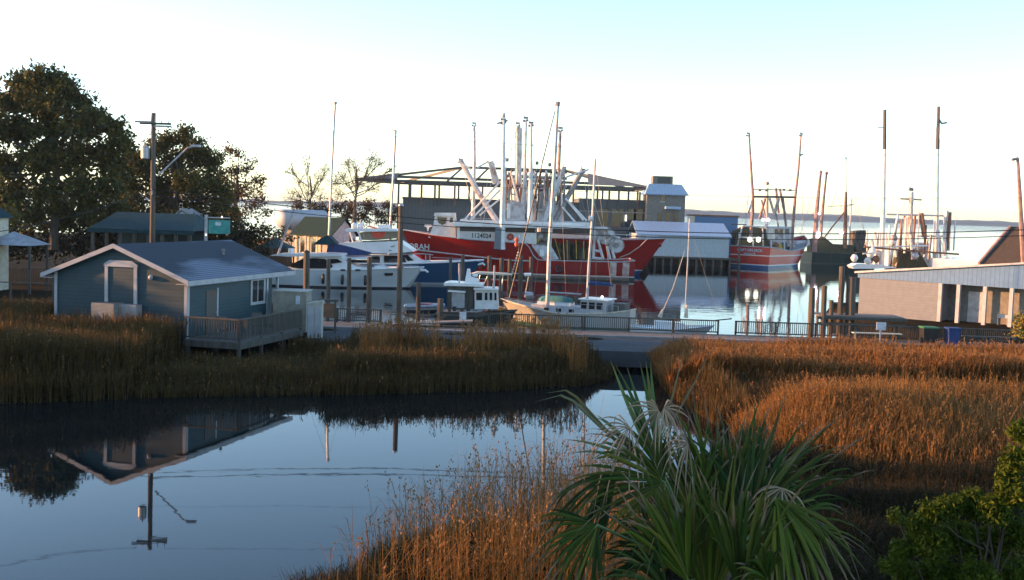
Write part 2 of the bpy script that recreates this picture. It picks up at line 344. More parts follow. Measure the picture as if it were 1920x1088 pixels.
# ---------------------------------------------------------------- foliage tools
def quads(c, size, asp=1.0, up=None, rngl=rng):
    n = len(c); d = rngl.normal(size=(n, 3)); d /= np.linalg.norm(d, axis=1)[:, None]
    if up is not None: d = d*(1-up)+np.array([0, 0, 1])*up; d /= np.linalg.norm(d, axis=1)[:, None]
    e = np.cross(d, rngl.normal(size=(n, 3))); e /= np.linalg.norm(e, axis=1)[:, None]
    s = (size*rngl.uniform(.6, 1.3, n))[:, None]
    a = d*s*asp; bb = e*s*.5
    v = np.stack([c-a*.5, c+bb, c+a*.5, c-bb], 1).reshape(-1, 3)
    return v, np.arange(n*4).reshape(n, 4)
def tree(name, label, Y, base, blobs, leaf, size, dens, colA, colB, trunk_r=.3, bark='bark', asp=1.3, depth=1.0, group=None, cat='tree', fork=0.3, shell=.45, twigs=0, bl_scale=1.0, nl=16):
    """base (px,py) foot of trunk; blobs [(px,py,r_px[,dy])] outline of the crown in the tree's own plane at distance Y"""
    foot = P(base[0], base[1], Y); foot.z = max(foot.z, .8) if base[1] < 900 else foot.z
    r_ = T(name, label, cat, foot, 0, group)
    k = Y/F
    cs = []
    for bl in blobs:
        p = P(bl[0], bl[1], Y+(bl[3] if len(bl) > 3 else random.uniform(-.35, .35)*bl[2]*k*3*depth)); cs.append((p, bl[2]*k))
    top = max(c[0].z for c in cs); cx = sum(c[0].x for c in cs)/len(cs)
    tr = MB(); fk = foot.z+(top-foot.z)*fork
    tp = Vector((foot.x*.8+cx*.2, Y, foot.z+(top-foot.z)*.8)); mid = Vector((foot.x, Y, fk))
    tr.tube([foot-Vector((0, 0, .3)), foot*.5+mid*.5+Vector((.1, 0, 0)), mid, (mid+tp)/2+Vector((.25, .1, 0)), tp], trunk_r, 8, trunk_r*.25)
    for p, rr in cs:
        s = mid.lerp(tp, random.uniform(0, .8)); m_ = s.lerp(p, .5)+Vector((0, 0, -.08*(p-s).length))
        tr.tube([s, m_, p], trunk_r*(.2 if twigs > 10 else .35), 5, trunk_r*.07)
        for q in range(twigs):
            e = p+Vector(np.random.default_rng(int(p.x*100) % 999+q).normal(size=3)).normalized()*rr*1.7
            e.z += .3*rr; mm = p.lerp(e, .5)+Vector((random.uniform(-.1, .1), random.uniform(-.1, .1), random.uniform(-.1, .1)))*rr
            tr.tube([m_.lerp(p, random.uniform(.1, .9)), mm, e], trunk_r*.07, 4, .010)
            for q2 in range(3):
                e2 = mm+Vector((random.uniform(-1, 1), random.uniform(-1, 1), random.uniform(0, 1)))*rr*.9
                tr.tube([mm, e2], trunk_r*.04, 3, .008)
    tr.build('trunk', M[bark], r_, True)
    if leaf:
        C = []; tint = []
        for p, rr in cs:
            rr *= bl_scale; nc = max(4, int(dens*rr*rr*3)); # leaf clumps per blob
            d = rng.normal(size=(nc, 3)); d /= np.linalg.norm(d, axis=1)[:, None]
            rad = rr*(rng.uniform(shell, 1.08, nc))[:, None]
            cc = np.array(p)+d*rad*np.array([1, 1*depth, .85])
            sub = np.repeat(cc, nl, 0)+rng.normal(size=(nc*nl, 3))*size*1.25
            mixv = np.repeat(rng.random(nc), nl)*.75+rng.random(nc*nl)*.25
            C.append(sub); tint.append(mixv)
        C = np.concatenate(C); tint = np.concatenate(tint)
        v, f = quads(C, size, asp)
        col = np.array(colA)*(1-tint[:, None])+np.array(colB)*tint[:, None]
        col = np.concatenate([np.repeat(col, 4, 0), np.ones((len(v), 1))], 1)
        v -= np.array(foot)
        o = raw('crown', v, f, M['leaf'], col); o.parent = r_
    return r_

def blades(pos, h, w, lean, cA, cB, plume=0, plc=(.26, .14, .055), name='marsh_reeds', leaves=2, ps=.07):
    """pos (n,3) feet; each reed: a tapering stem in three segments, leaf blades and a seed plume"""
    n = len(pos); az = rng.uniform(0, 2*np.pi, n); lz = rng.normal(size=(n, 2))*lean[:, None]
    side = np.stack([np.cos(az), np.sin(az), np.zeros(n)], 1)
    V = []; Fc = []; CC = []; base = 0
    tm = rng.random(n)[:, None]; colr = cA*(1-tm)+cB*tm
    ts = [0, .5, .85, 1.0]; ws = [1, .8, .5, .15]
    pts = []
    for t in ts:
        off = np.concatenate([lz*(t**1.8)*h[:, None], (h*t)[:, None]], 1); pts.append(pos+off)
    rows = []
    for p, q in zip(pts, ws): rows += [p-side*w[:, None]*q/2, p+side*w[:, None]*q/2]
    v = np.stack(rows, 1).reshape(-1, 3); i0 = np.arange(n)*8
    f = np.concatenate([np.stack([i0+2*k, i0+2*k+1, i0+2*k+3, i0+2*k+2], 1) for k in range(3)])
    V.append(v); Fc.append(f); CC.append(np.repeat(colr, 8, 0)); base = len(v)
    for q in range(leaves):
        t0 = rng.uniform(.2, .8, n); s = pos+np.concatenate([lz*(t0**1.8*h)[:, None], (h*t0)[:, None]], 1)
        a2 = rng.uniform(0, 2*np.pi, n); dr = np.stack([np.cos(a2), np.sin(a2), rng.uniform(.5, 1.6, n)], 1); ln = h*rng.uniform(.15, .3, n)
        sd_ = np.stack([-np.sin(a2), np.cos(a2), np.zeros(n)], 1)*(w*.55)[:, None]
        m_ = s+dr*(ln*.5)[:, None]; e = s+dr*ln[:, None]*np.array([1, 1, .5])
        v = np.stack([s-sd_*.6, s+sd_*.6, m_-sd_, m_+sd_, e-sd_*.1, e+sd_*.1], 1).reshape(-1, 3); i0 = np.arange(n)*6+base
        V.append(v); Fc.append(np.concatenate([np.stack([i0, i0+1, i0+3, i0+2], 1), np.stack([i0+2, i0+3, i0+5, i0+4], 1)])); CC.append(np.repeat(colr*.9, 6, 0)); base += len(v)
    if plume > 0:
        k = rng.random(n) < plume; pp = pts[3][k]; m = len(pp); lz2 = lz[k]; hh = h[k]
        for q in range(7):
            t = rng.uniform(-.16, .02, m)*hh*.9; c = pp+np.concatenate([lz2*t[:, None]*1.5+rng.normal(size=(m, 2))*.012*hh[:, None], t[:, None]], 1)
            v, f = quads(c, ps, 1.8, .6); V.append(v); Fc.append(f+base); base += len(v)
            pc = np.array(plc)*rng.uniform(.7, 1.2, (m, 1)); CC.append(np.repeat(pc, 4, 0))
    V = np.concatenate(V); Fc = np.concatenate(Fc); CC = np.concatenate(CC)
    CC = np.concatenate([CC, np.ones((len(CC), 1))], 1)
    return V, Fc, CC
def scatter(n, x0, x1, y0, y1, keep):
    X = rng.uniform(x0, x1, n); Y = rng.uniform(y0, y1, n); k = keep(X, Y); X = X[k]; Y = Y[k]
    return X, Y
def vis(X, Y, m=60):
    px = 960+F*X/Y; return (px > -m) & (px < 1920+m)
def patch(X, Y, s=.35, ph=0):
    return .5+.25*(np.sin(X*s+ph+1.7*np.sin(Y*s*.8))+np.sin(Y*s*1.9+ph*2+X*s*.6))

# ---------------------------------------------------------------- marsh
HX0, HY0 = -22.6, 53.6
hu = Vector((.9645, -.264, 0)); hv = Vector((.264, .9645, 0))
def in_house(X, Y, m=.3):
    u = (X-HX0)*hu.x+(Y-HY0)*hu.y; v_ = (X-HX0)*hv.x+(Y-HY0)*hv.y
    return (u > -m) & (u < 10.6) & (v_ > -m+.3) & (v_ < 11.2)
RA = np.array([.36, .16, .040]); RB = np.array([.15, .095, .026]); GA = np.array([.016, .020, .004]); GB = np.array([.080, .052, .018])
def reedfield(name, X, Y, h, w, cA, cB, plume, lean=.08, leaves=2, ps=.05):
    pos = np.stack([X, Y, ground_z(X, Y)-.05], 1)
    V, Fc, CC = blades(pos, h, w, np.abs(rng.normal(lean, lean*.6, len(X))), cA, cB, plume, leaves=leaves, ps=ps)
    o = raw(name, V, Fc, M['reed'], CC); return tag(o, kind='stuff')
# left bank and the strip in front of the road
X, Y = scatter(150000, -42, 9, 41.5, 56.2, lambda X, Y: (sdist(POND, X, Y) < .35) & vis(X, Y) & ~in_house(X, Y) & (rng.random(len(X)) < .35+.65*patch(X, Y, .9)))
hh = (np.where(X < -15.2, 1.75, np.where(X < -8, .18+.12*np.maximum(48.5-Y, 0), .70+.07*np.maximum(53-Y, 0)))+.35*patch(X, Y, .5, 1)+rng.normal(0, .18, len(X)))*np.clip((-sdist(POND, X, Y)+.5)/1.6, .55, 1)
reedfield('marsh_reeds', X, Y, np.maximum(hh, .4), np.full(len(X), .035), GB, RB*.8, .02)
# taller seed-headed stems by the road
X, Y = scatter(4200, -7, 8, 51, 56, lambda X, Y: (sdist(POND, X, Y) < -.3) & (patch(X, Y, 1.1, 2) > .62))
reedfield('tall_reeds', X, Y, rng.uniform(1.5, 2.25, len(X)), np.full(len(X), .03), RA, RA*.8, .7)
# right marsh: back belt, gap of rushes, middle belt
def rkeep(X, Y): return (sdist(POND, X, Y) < .3) & vis(X, Y)
X, Y = scatter(120000, 6, 34, 49.2, 56.2, rkeep); k = X > 6.5+(56-Y)*.1
reedfield('marsh_reeds', X, Y, (.95+.6*patch(X, Y, .6, 3)+rng.normal(0, .2, len(X)))*(1-.2*np.clip((Y-53)/3, 0, 1)), np.full(len(X), .032), RA, RA*.6, .25, .13, 2, .04)
X, Y = scatter(95000, 2.5, 30, 33, 50, lambda X, Y: rkeep(X, Y) & ((Y > 43) | (X < 9)))
reedfield('rushes', X, Y, .6+.3*patch(X, Y, .8, 5)+rng.normal(0, .1, len(X)), np.full(len(X), .03), GB*.6, RB*.6, .02)
X, Y = scatter(180000, 7.2, 25, 29, 40.2, lambda X, Y: rkeep(X, Y) & (rng.random(len(X)) < (.3+.7*patch(X, Y, .7, 4))*np.clip((Y-31)/6, .08, 1)*np.clip((X-6.8)/2.2, .1, 1)))
reedfield('marsh_reeds', X, Y, (1.15+.75*patch(X, Y, .5, 7)+rng.normal(0, .28, len(X)))*np.clip((X-5)/5, .5, 1)*np.clip((Y-27)/10, .35, 1), np.full(len(X), .028), RA, RB, .22, .14, 2, .032)
X, Y = scatter(90000, 1.2, 20, 15, 36, lambda X, Y: rkeep(X, Y))
reedfield('marsh_grass', X, Y, .55+.45*patch(X, Y, .9, 9)+rng.normal(0, .12, len(X)), np.full(len(X), .02), GA*.7, GB*.5, 0, .2)
# foreground bank, left of the palm
X, Y = scatter(2300, -3.1, 2.6, 18.5, 24.8, lambda X, Y: (sdist(POND, X, Y) < .15) & (rng.random(len(X)) < np.clip((X+3.3)/4.6, .06, 1)))
reedfield('plumed_reeds', X, Y, rng.uniform(1.7, 2.9, len(X))*np.clip(.72+(X+4)*.06, .6, 1), np.full(len(X), .013), RA, RB, .35, .06, 4, .035)
X, Y = scatter(26000, -3.9, 2.8, 16.5, 24.5, lambda X, Y: (sdist(POND, X, Y) < .1))
reedfield('marsh_grass', X, Y, rng.uniform(.5, 1.15, len(X)), np.full(len(X), .016), GA*.8, GB, 0, .15)

# ---------------------------------------------------------------- blue cottage
rzh = math.atan2(hu.y, hu.x)
H = T('cottage', 'blue lap-sided cottage with a shallow worn grey gable roof on the marsh edge', 'cottage', (HX0, HY0, .5), rzh)
Z0 = .5
def hb(nm, m, *bx, par=None):
    b = MB()
    for q in bx: b.box(q[0], q[1], q[2], q[3], q[4]-Z0, q[5]-Z0)
    return b.build(nm, M[m], par or H)
rs = (5.75-4.2)/3.965
b = MB()   # walls as one gabled shell
xa, xb = .6, 7.75
za = 4.2+rs*xa-.12; zb = 4.2+rs*(7.93-xb)-.12; zr = 5.75-.12
b.prism([(xa, .25, 1.25-Z0), (xb, .25, 1.25-Z0), (xb, .25, zb-Z0), (3.965, .25, zr-Z0), (xa, .25, za-Z0)], (0, 7.85, 0))
b.box(xa+.01, 6.7, 8.1, 10.6, 1.25-Z0, 4.3-Z0)
b.build('wall', M['bluewall'], H)
for sx_, s in ((0, 1), (7.93, -1)):
    b = MB(); b.prism([(sx_, 0, 4.2-Z0), (3.965+s*.0, 0, 5.75-Z0), (3.965, 0, 5.63-Z0), (sx_, 0, 4.08-Z0)], (0, 10.9, 0)); b.build('roof', M['roofmetal'], H)
    b = MB(); b.prism([(sx_-s*.03, -.04, 4.21-Z0), (3.965, -.04, 5.775-Z0), (3.965, -.04, 5.56-Z0), (sx_-s*.03, -.04, 4.0-Z0)], (0, .035, 0)); b.build('fascia', M['whitetrim'], H)
hb('eave_board', 'whitetrim', (7.935, 7.965, -.04, 10.9, 4.02, 4.19))
hb('soffit', 'whitetrim', (7.3, 7.93, 0, 10.9, 4.0, 4.03)); hb('soffit', 'whitetrim', (0, .58, 0, 10.9, 4.0, 4.03))
hb('corner_trim', 'whitetrim', (7.62, 7.78, .2, .24, 1.3, 4.05), (7.755, 7.785, .2, .4, 1.3, 4.05)); hb('corner_trim', 'whitetrim', (.57, .72, .21, .247, 1.3, 4.3))
hb('corner_trim', 'whitetrim', (7.755, 7.785, 7.95, 8.13, 1.5, 4.0))
hb('porch_post', 'whitetrim', (7.6, 7.72, 9.3, 9.42, 1.5, 4.0))
# gable window
w_ = hb('window', 'bluewall', (3.55, 4.95, .215, .245, 3.1, 4.68))
hb('jamb', 'whitetrim', (3.38, 3.55, .17, .245, 2.95, 4.68), par=w_); hb('jamb', 'whitetrim', (4.95, 5.12, .17, .245, 2.95, 4.68), par=w_)
b = MB(); b.prism([(3.34, .15, 4.68-Z0), (5.16, .15, 4.68-Z0), (5.16, .15, 4.8-Z0), (4.85, .15, 4.98-Z0), (3.65, .15, 4.98-Z0), (3.34, .15, 4.8-Z0)], (0, .095, 0)); b.build('header', M['whitetrim'], w_)
b = MB(); b.lathe([(.10, 0), (.13, .05), (.09, .12), (.02, .16)], (5.85, .24, 4.25-Z0), 12, 'Y'); [None]
for i_, q in enumerate(b.v): b.v[i_] = (q[0], .25-(q[1]-.24), q[2])
b.build('wall_light', M['whitetrim'], H)
# side door and window
d_ = hb('door', 'dsteel', (7.752, 7.775, 1.9, 2.85, 1.52, 3.62)); hb('frame', 'whitetrim', (7.753, 7.80, 2.87, 2.98, 1.52, 3.7), par=d_)
hb('handle', 'alu', (7.776, 7.83, 2.7, 2.76, 2.5, 2.56), par=d_)
w_ = hb('window', 'glass', (7.752, 7.77, 6.35, 7.6, 2.75, 3.85))
hb('frame', 'whitetrim', (7.753, 7.81, 6.2, 6.35, 2.6, 3.98), (7.753, 7.81, 7.6, 7.75, 2.6, 3.98), (7.753, 7.81, 6.35, 7.6, 3.85, 3.98), (7.753, 7.81, 6.35, 7.6, 2.6, 2.75), (7.753, 7.79, 6.94, 7.0, 2.75, 3.85), par=w_)
hb('foundation', 'wood', *[(x, x+.25, y, y+.25, .5, 1.25) for x in (.7, 2.9, 5.2, 7.4) for y in (.4, 3, 5.6, 8)])
A = T('air_conditioner', 'grey air conditioning unit on a bracket under the boarded gable window', 'air conditioner', H.matrix_basis @ Vector((4.0, -.25, 2.1-Z0)) if False else (0, 0, 0), 0)
Hm = Matrix.Translation((HX0, HY0, Z0)) @ Matrix.Rotation(rzh, 4, 'Z')
A.location = Hm @ Vector((4.1, -.2, 2.1-Z0)); A.rotation_euler = (0, 0, rzh)
MB().box(-.85, .35, -.45, .40, 0, .9).build('casing', M['hvac'], A)
MB().box(.36, 1.3, -.1, .40, 0, .85).build('condenser', M['steel'], A)
MB().beam((-.8, -.4, -.03), (-.8, .4, -.03), .05).beam((1.2, -.05, -.03), (1.2, .4, -.03), .05).beam((-.8, -.4, -.06), (-.8, .4, -.6), .05).build('bracket', M['steel'], A)

def railing(name, label, cat, a, b_, h, post_every, bal, m='wood', group=None, sag=0, pt=.09):
    a = Vector(a); b_ = Vector(b_); ln = (b_-a).length; d = (b_-a)/ln
    r_ = T(name, label, cat, a, math.atan2(d.y, d.x), group)
    n = max(1, round(ln/post_every))
    for i in range(n+1):
        x = ln*i/n; MB().box(x-pt/2, x+pt/2, -pt/2, pt/2, 0, h+.02).build('post', M[m], r_)
    for z in (h-.02, .12): MB().box(-.05, ln+.05, -.05, .05, z-.02, z+.05).build('rail', M[m], r_)
    if bal:
        b = MB()
        for i in range(int(ln/bal)): x = bal*(i+.5); b.box(x-.018, x+.018, -.018, .018, .12, h-.03)
        b.build('balusters', M[m], r_)
    return r_
# deck
D = T('deck', 'raised timber deck on posts beside the blue cottage', 'deck', H.location, rzh)
b = MB().box(7.8, 10.7, -.1, 6.3, 1.40-Z0, 1.5-Z0); b.build('floor', M['deckwood'], D)
MB().box(7.8, 10.74, -.15, -.1, 1.2-Z0, 1.5-Z0).box(10.7, 10.74, -.1, 6.3, 1.2-Z0, 1.5-Z0).build('rim_board', M['wood'], D)
for x, y in ((8, 0), (10.6, 0), (10.6, 2.1), (10.6, 4.2), (10.6, 6.2), (8, 6.2)):
    MB().box(x-.07, x+.07, y-.07, y+.07, -.6-Z0, 1.2-Z0).build('post', M['wood'], D)
railing('deck_railing', 'timber railing along the front of the cottage deck', 'railing', Hm @ Vector((7.85, -.05, 1.5-Z0)), Hm @ Vector((10.64, -.05, 1.5-Z0)), 1.05, 2.7, .13)
railing('deck_railing', 'timber railing along the marsh side of the cottage deck', 'railing', Hm @ Vector((10.64, -.05, 1.5-Z0)), Hm @ Vector((10.64, 6.2, 1.5-Z0)), 1.05, 2.05, .13)
for (x, y, lab) in ((9.0, 1.2, 'dark patio chair on the cottage deck near its front railing'), (9.6, 3.6, 'dark patio chair on the cottage deck beside the window')):
    E = T('patio_chair', lab, 'chair', Hm @ Vector((x, y, 1.5-Z0)), rzh+.6)
    MB().box(-.25, .25, -.25, .25, .42, .47).build('seat', M['dsteel'], E); MB().prism([(-.25, .22, .47), (.25, .22, .47), (.25, .34, 1.0), (-.25, .34, 1.0)], (0, .04, 0)).build('backrest', M['dsteel'], E)
    for a in (-.22, .22):
        for c in (-.22, .22): MB().box(a-.02, a+.02, c-.02, c+.02, 0, .42).build('leg', M['dsteel'], E)
MB().tube([(7.93, -.02, 3.98-Z0), (7.93, 10.88, 3.98-Z0)], .05, 6).build('gutter', M['whitetrim'], H)
MB().lathe([(.07, 0), (.07, .35), (.1, .36), (.1, .42), (.02, .46)], (5.6, 7.2, 4.95-Z0), 8).build('roof_vent', M['steel'], H)
# things at the deck's end
p = P(557, 622, 59); E = T('equipment_enclosure', 'beige boxy enclosure at the far end of the cottage deck', 'enclosure', (p.x, 59, 1.1), 0)
MB().box(-1.3, .45, 0, 1.6, 0, 2.15).build('cabin', M['beige'], E); MB().box(-1.35, .5, -.05, 1.65, 2.15, 2.2).build('lid', M['cabinet'], E)
MB().box(-.1, .12, -.03, 0, 1.5, 1.95).build('notice', M['signwhite'], E)
p = P(589, 620, 57.6); E = T('meter_cabinet', 'pale narrow double-door cabinet standing beside the beige enclosure', 'cabinet', (p.x, 57.6, 1.0), 0)
MB().box(-.36, .36, 0, .6, 0, 1.75).prism([(-.4, -.03, 1.75), (.4, -.03, 1.75), (.4, -.03, 1.95), (-.4, -.03, 1.8)], (0, .66, 0)).build('body', M['cabinet'], E)
for s in (-1, 1): MB().box(s*.18-.15, s*.18+.15, -.03, -.002, .1, 1.65).build('door', M['whitetrim'], E)
p = P(618, 600, 60); E = T('notice_board', 'dark framed notice board on two posts between cabinet and boardwalk', 'notice board', (p.x, 60, 1.0), 0)
for x in (-.45, .3): MB().box(x-.05, x+.05, -.05, .05, 0, 1.85).build('post', M['pile'], E)
MB().box(-.4, .25, -.03, .03, .85, 1.6).build('board', M['rust'], E); MB().prism([(-.6, -.2, 1.72), (.45, -.2, 1.72), (.45, -.2, 1.82), (-.6, -.2, 1.82)], (0, .4, 0)).build('hood', M['wood'], E)

# ---------------------------------------------------------------- boardwalk railings
def rl(x0, x1, label, h=.8):
    a = P(x0, 600, QY-.15); b_ = P(x1, 600, QY-.15)
    railing('boardwalk_railing', label, 'railing', (a.x, QY-.15, 1.1), (b_.x, QY-.15, 1.1), h, 2.4, .12, 'wood', 'railings along the harbour boardwalk', pt=.1)
rl(632, 714, 'short dark railing section nearest the blue cottage')
rl(828, 1092, 'long railing section in front of the cream ketch and workboat')
rl(1096, 1347, 'railing section in front of the small sloop ending at the gap')
rl(1380, 1905, 'railing section right of the gap below the tan shed')
p = P(800, 600, 63.6); E = T('gangway', 'low grey gangway plank slanting up from the boardwalk beside the workboat', 'gangway', (p.x-2, 64.2, 1.1), 0)
MB().prism([(0, -.5, .02), (4.6, -.5, .35), (4.6, -.5, .43), (0, -.5, .10)], (0, 1, 0)).build('plank', M['concrete'], E)
MB().box(4.3, 4.5, -.45, .45, 0, .36).build('support', M['wood'], E)
p = P(867, 590, 63.9)
E = T('harbour_sign', 'small white square sign on the railing by the workboat', 'sign', (p.x, 64.6, 1.1), 0)
MB().box(-.2, .2, -.02, .02, .35, .85).build('panel', M['signwhite'], E); MB().box(-.03, .03, .02, .06, 0, .8).build('post', M['galv'], E)
p = P(1661, 594, 62.5)
E = T('harbour_sign', 'white rectangular sign board in front of the tan shed wall', 'sign', (p.x, 63.2, 1.1), 0)
MB().box(-.27, .27, -.02, .02, .7, 1.15).build('panel', M['signwhite'], E); MB().box(-.04, .04, .02, .08, 0, 1.1).build('post', M['galv'], E)

# ---------------------------------------------------------------- pilings
def piling(px, ytop, Y, r, label, ybase=None, cap=None, m='pile', z0=-1.2, lean=0):
    t = P(px, ytop, Y); r_ = T('piling', label, 'piling', (t.x, Y, z0), 0, 'timber pilings standing in the harbour')
    MB().tube([(0, 0, 0), (lean*.5+.03, 0, (t.z-z0)*.5), (lean, 0, t.z-z0)], r*1.1, 9, r).build('post', M[m], r_, smooth=False)
    if cap: MB().lathe([(r*1.15, 0), (r*1.1, .06), (.02, .18)], (lean, 0, t.z-z0), 9).build('cap', M[cap], r_)
    return r_
piling(575, 474, 69, .19, 'thick piling against the stern of the near white cruiser, right of the cottage roof', cap='black')
piling(616, 487, 74, .13, 'piling in front of the white cruiser, below the blue sail cover')
piling(655, 484, 73, .14, 'slim piling in front of the middle of the white cruiser hull')
piling(693, 482, 71, .16, 'piling in front of the cruiser, between its second and third fenders')
piling(752, 386, 72, .16, 'tallest piling, rising in front of the white flybridge yacht', cap='galv')
piling(785, 530, 77, .16, 'dark piling just off the bow of the white cruiser')
piling(826, 560, 70, .2, 'short dark piling left of the workboat')
piling(918, 480, 100, .19, 'leftmost dark piling against the red trawler hull')
piling(941, 484, 98, .2, 'second dark piling against the red trawler hull')
piling(956, 486, 99, .17, 'third dark piling against the red trawler hull, beside the fuel dock')
piling(977, 480, 98, .19, 'piling under the bead string against the red trawler hull')
piling(996, 482, 97, .16, 'rightmost piling before the notch in the red trawler side')
piling(868, 478, 101, .17, 'piling beside the navy yacht bow, against the trawler')
piling(845, 482, 104, .14, 'slim piling under the name on the trawler bow')
piling(1523, 540, 67, .19, 'squat dark piling at the left corner of the right-hand dock')
piling(1546, 536, 68, .16, 'second piling of the right-hand dock, slightly taller')
piling(1559, 563, 68.5, .13, 'shortest piling of the right-hand dock')
piling(1579, 500, 69, .17, 'tall piling of the right-hand dock with bright water behind')
piling(1597, 520, 69, .28, 'stout piling against the left corner of the tan shed')
# small dock at right
E = T('timber_dock', 'low timber dock on dark beams beside the tan shed', 'dock', (P(1532, 580, 68).x, 68, 0), 0)
for z, x1 in ((1.9, 5.5), (1.55, 5.5)): MB().box(0, x1, -.1, .12, z, z+.16).build('beam', M['wood'], E)
MB().box(.2, 5.4, .14, 2.2, 2.06, 2.12).build('decking', M['deckwood'], E)

# ---------------------------------------------------------------- utility pole, power lines
px_ = P(288, 212, 65); UX = px_.x
U = T('utility_pole', 'tall timber utility pole with crossarm, transformer and street lamp arm behind the blue cottage', 'utility pole', (UX, 65, 1.0))
MB().tube([(0, 0, -.5), (0, 0, 6), (0, 0, px_.z-1)], .19, 10, .13).build('pole', M['pile'], U, smooth=True)
ca = P(288, 232, 65).z-1
MB().box(-.75, 1.05, -.16, -.07, ca-.06, ca+.06).build('crossarm', M['wood'], U)
MB().box(-1.0, -.1, -.25, -.17, ca+.02, ca+.12).box(.1, 1.1, -.25, -.17, ca-.2, ca-.1).build('crossarm_brace', M['steel'], U)
for x in (-.8, -.4, -.1, .12, .5, .9): MB().tube([(x, -.12, ca+.05), (x, -.12, ca+.45)], .03, 5, .008).build('insulator', M['galv'], U)
zt = P(274, 287, 65).z-1
t_ = MB().lathe([(.2, 0), (.24, .05), (.24, .62), (.2, .7), (.05, .74)], (-.44, -.05, zt-.35), 12).build('transformer', M['galv'], U)
MB().tube([(-.44, -.05, zt+.38), (-.44, -.05, zt+.62)], .04, 6).build('bushing', M['steel'], t_)
la = P(296, 330, 65); lb = P(352, 277, 65); lc = P(368, 274, 65)
ar = MB().tube([la, lb, lc], .05, 6).build('lamp_arm', M['galv'], U, True)
MB().box(lc.x-.3, lc.x+.25, 64.9, 65.15, lc.z-.05, lc.z+.08).build('lamp_head', M['galv'], ar, False) if False else MB().box(lc.x-.3, lc.x+.25, 64.88, 65.12, lc.z-.06, lc.z+.07).build('lamp_head', M['galv'], ar, False)
_l = [c for c in ar.children][0]; _l.location = -Vector((UX, 65, 1.0))
MB().tube([(0, -.15, 7.1), (0, -.15, 7.5)], .05, 6).build('wire_bracket', M['steel'], U)

def wire(label, a, b_, sag, r=.018):
    a = Vector(a); b_ = Vector(b_); pts = []
    for i in range(25):
        t = i/24; p = a.lerp(b_, t); p.z -= sag*4*t*(1-t); pts.append(p)
    return tag(MB().tube(pts, r, 4).build('power_line', M['black']), label, 'power line', 'power lines crossing the view')
e1 = P(2150, 420, 58); e2 = P(2150, 431, 58); e3 = P(2150, 285, 58); e4 = P(2150, 366, 58)
wire('upper of the two thick low cables crossing the boats', (UX, 64.8, P(288, 355, 65).z), e1, 1.35, .024)
wire('lower of the two thick low cables crossing the boats', (UX, 64.8, P(288, 366, 65).z), e2, 1.35, .02)
wire('highest thin wire against the sky', (UX+.9, 64.8, ca+1.45), e3, .9, .008)
wire('thin wire against the sky just above the horizon', (UX, 64.8, P(288, 300, 65).z), e4, .9, .006)
wire('wire running from the pole off to the left past the pine', (UX-.7, 64.8, ca+1.45), P(-500, 300, 40), .8, .012)
wire('low cable sagging to the left between pine branches', (UX, 64.8, P(288, 357, 65).z), P(-400, 460, 45), .9, .02)
p = P(1165, 400, 63)

# ---------------------------------------------------------------- trees
PA, PB = (.022, .050, .016), (.12, .095, .020)
BR, BR2 = (.16, .085, .035), (.07, .055, .025)
tree('pine_tree', 'largest dark green pine at the far left', 98, (100, 462), [(70,150,26),(100,150,24),(38,158,22),(128,165,22),(20,190,30),(62,192,30),(108,195,32),(158,192,22),(180,222,28),(215,240,22),(228,268,22),(148,240,34),(92,245,34),(30,245,34),(-15,235,34),(-50,260,36),(196,290,30),(214,318,26),(135,295,34),(72,300,36),(8,312,36),(-40,325,36),(30,360,34),(92,360,34),(152,350,34),(205,356,26),(60,402,30),(125,402,30),(0,385,30),(176,398,28),(220,395,22)],
     True, .21, 11.5, PA, PB, .45, depth=.9, shell=.2, bl_scale=1.16, asp=1.9)
tree('broadleaf_tree', 'rounded dark tree behind the utility pole', 108, (330, 450), [(318,262,20),(346,256,20),(292,280,24),(366,280,24),(398,298,22),(330,305,30),(270,315,26),(300,345,30),(352,345,30),(392,340,26),(250,358,26),(310,385,28),(368,382,28),(238,395,24),(412,388,24),(280,410,22),(340,415,22),(240,300,18),(238,330,22),(245,380,22),(232,420,20),(415,360,24),(425,400,22),(400,425,22),(300,425,22),(372,300,22),(260,300,20)],
     True, .20, 14.0, (.034, .056, .016), (.14, .10, .022), .38, depth=.9, shell=.2, bl_scale=1.15)
tree('autumn_tree', 'thin russet tree with bare top twigs right of the street lamp', 120, (440, 450), [(430,285,15),(448,285,12),(468,310,17),(438,325,20),(484,340,18),(460,355,20),(492,372,14),(430,365,22),(470,392,18),(496,398,12),(445,402,20),(415,330,18),(400,310,16)],
     True, .19, 6.0, (.07, .05, .02), (.15, .075, .03), .3, depth=.9, shell=.2, twigs=4)
tree('bush', 'dark leafy bush below the russet tree', 104, (440, 470), [(420,425,24),(445,420,22),(462,440,18),(430,448,24),(405,440,20)], True, .22, 5, (.03,.045,.015), (.11,.075,.02), .15, cat='bush')
tree('bush', 'low dark bush left of the white storage tank', 122, (500, 455), [(485,440,14),(505,434,14),(524,438,13),(540,444,12),(470,446,14)], True, .22, 5, (.02,.04,.018), (.06,.05,.02), .12, cat='bush')
tree('bare_tree', 'nearly leafless tree with forked limbs above the white storage tank', 150, (580, 415), [(545,318,14),(558,338,14),(577,308,14),(598,330,14),(590,350,14),(560,365,12),(611,318,10),(575,360,12),(545,372,14),(605,372,14)],
     True, .13, 5, (.15,.09,.045), (.10,.055,.025), .38, 'greybark', shell=.1, nl=3, twigs=15, fork=.22)
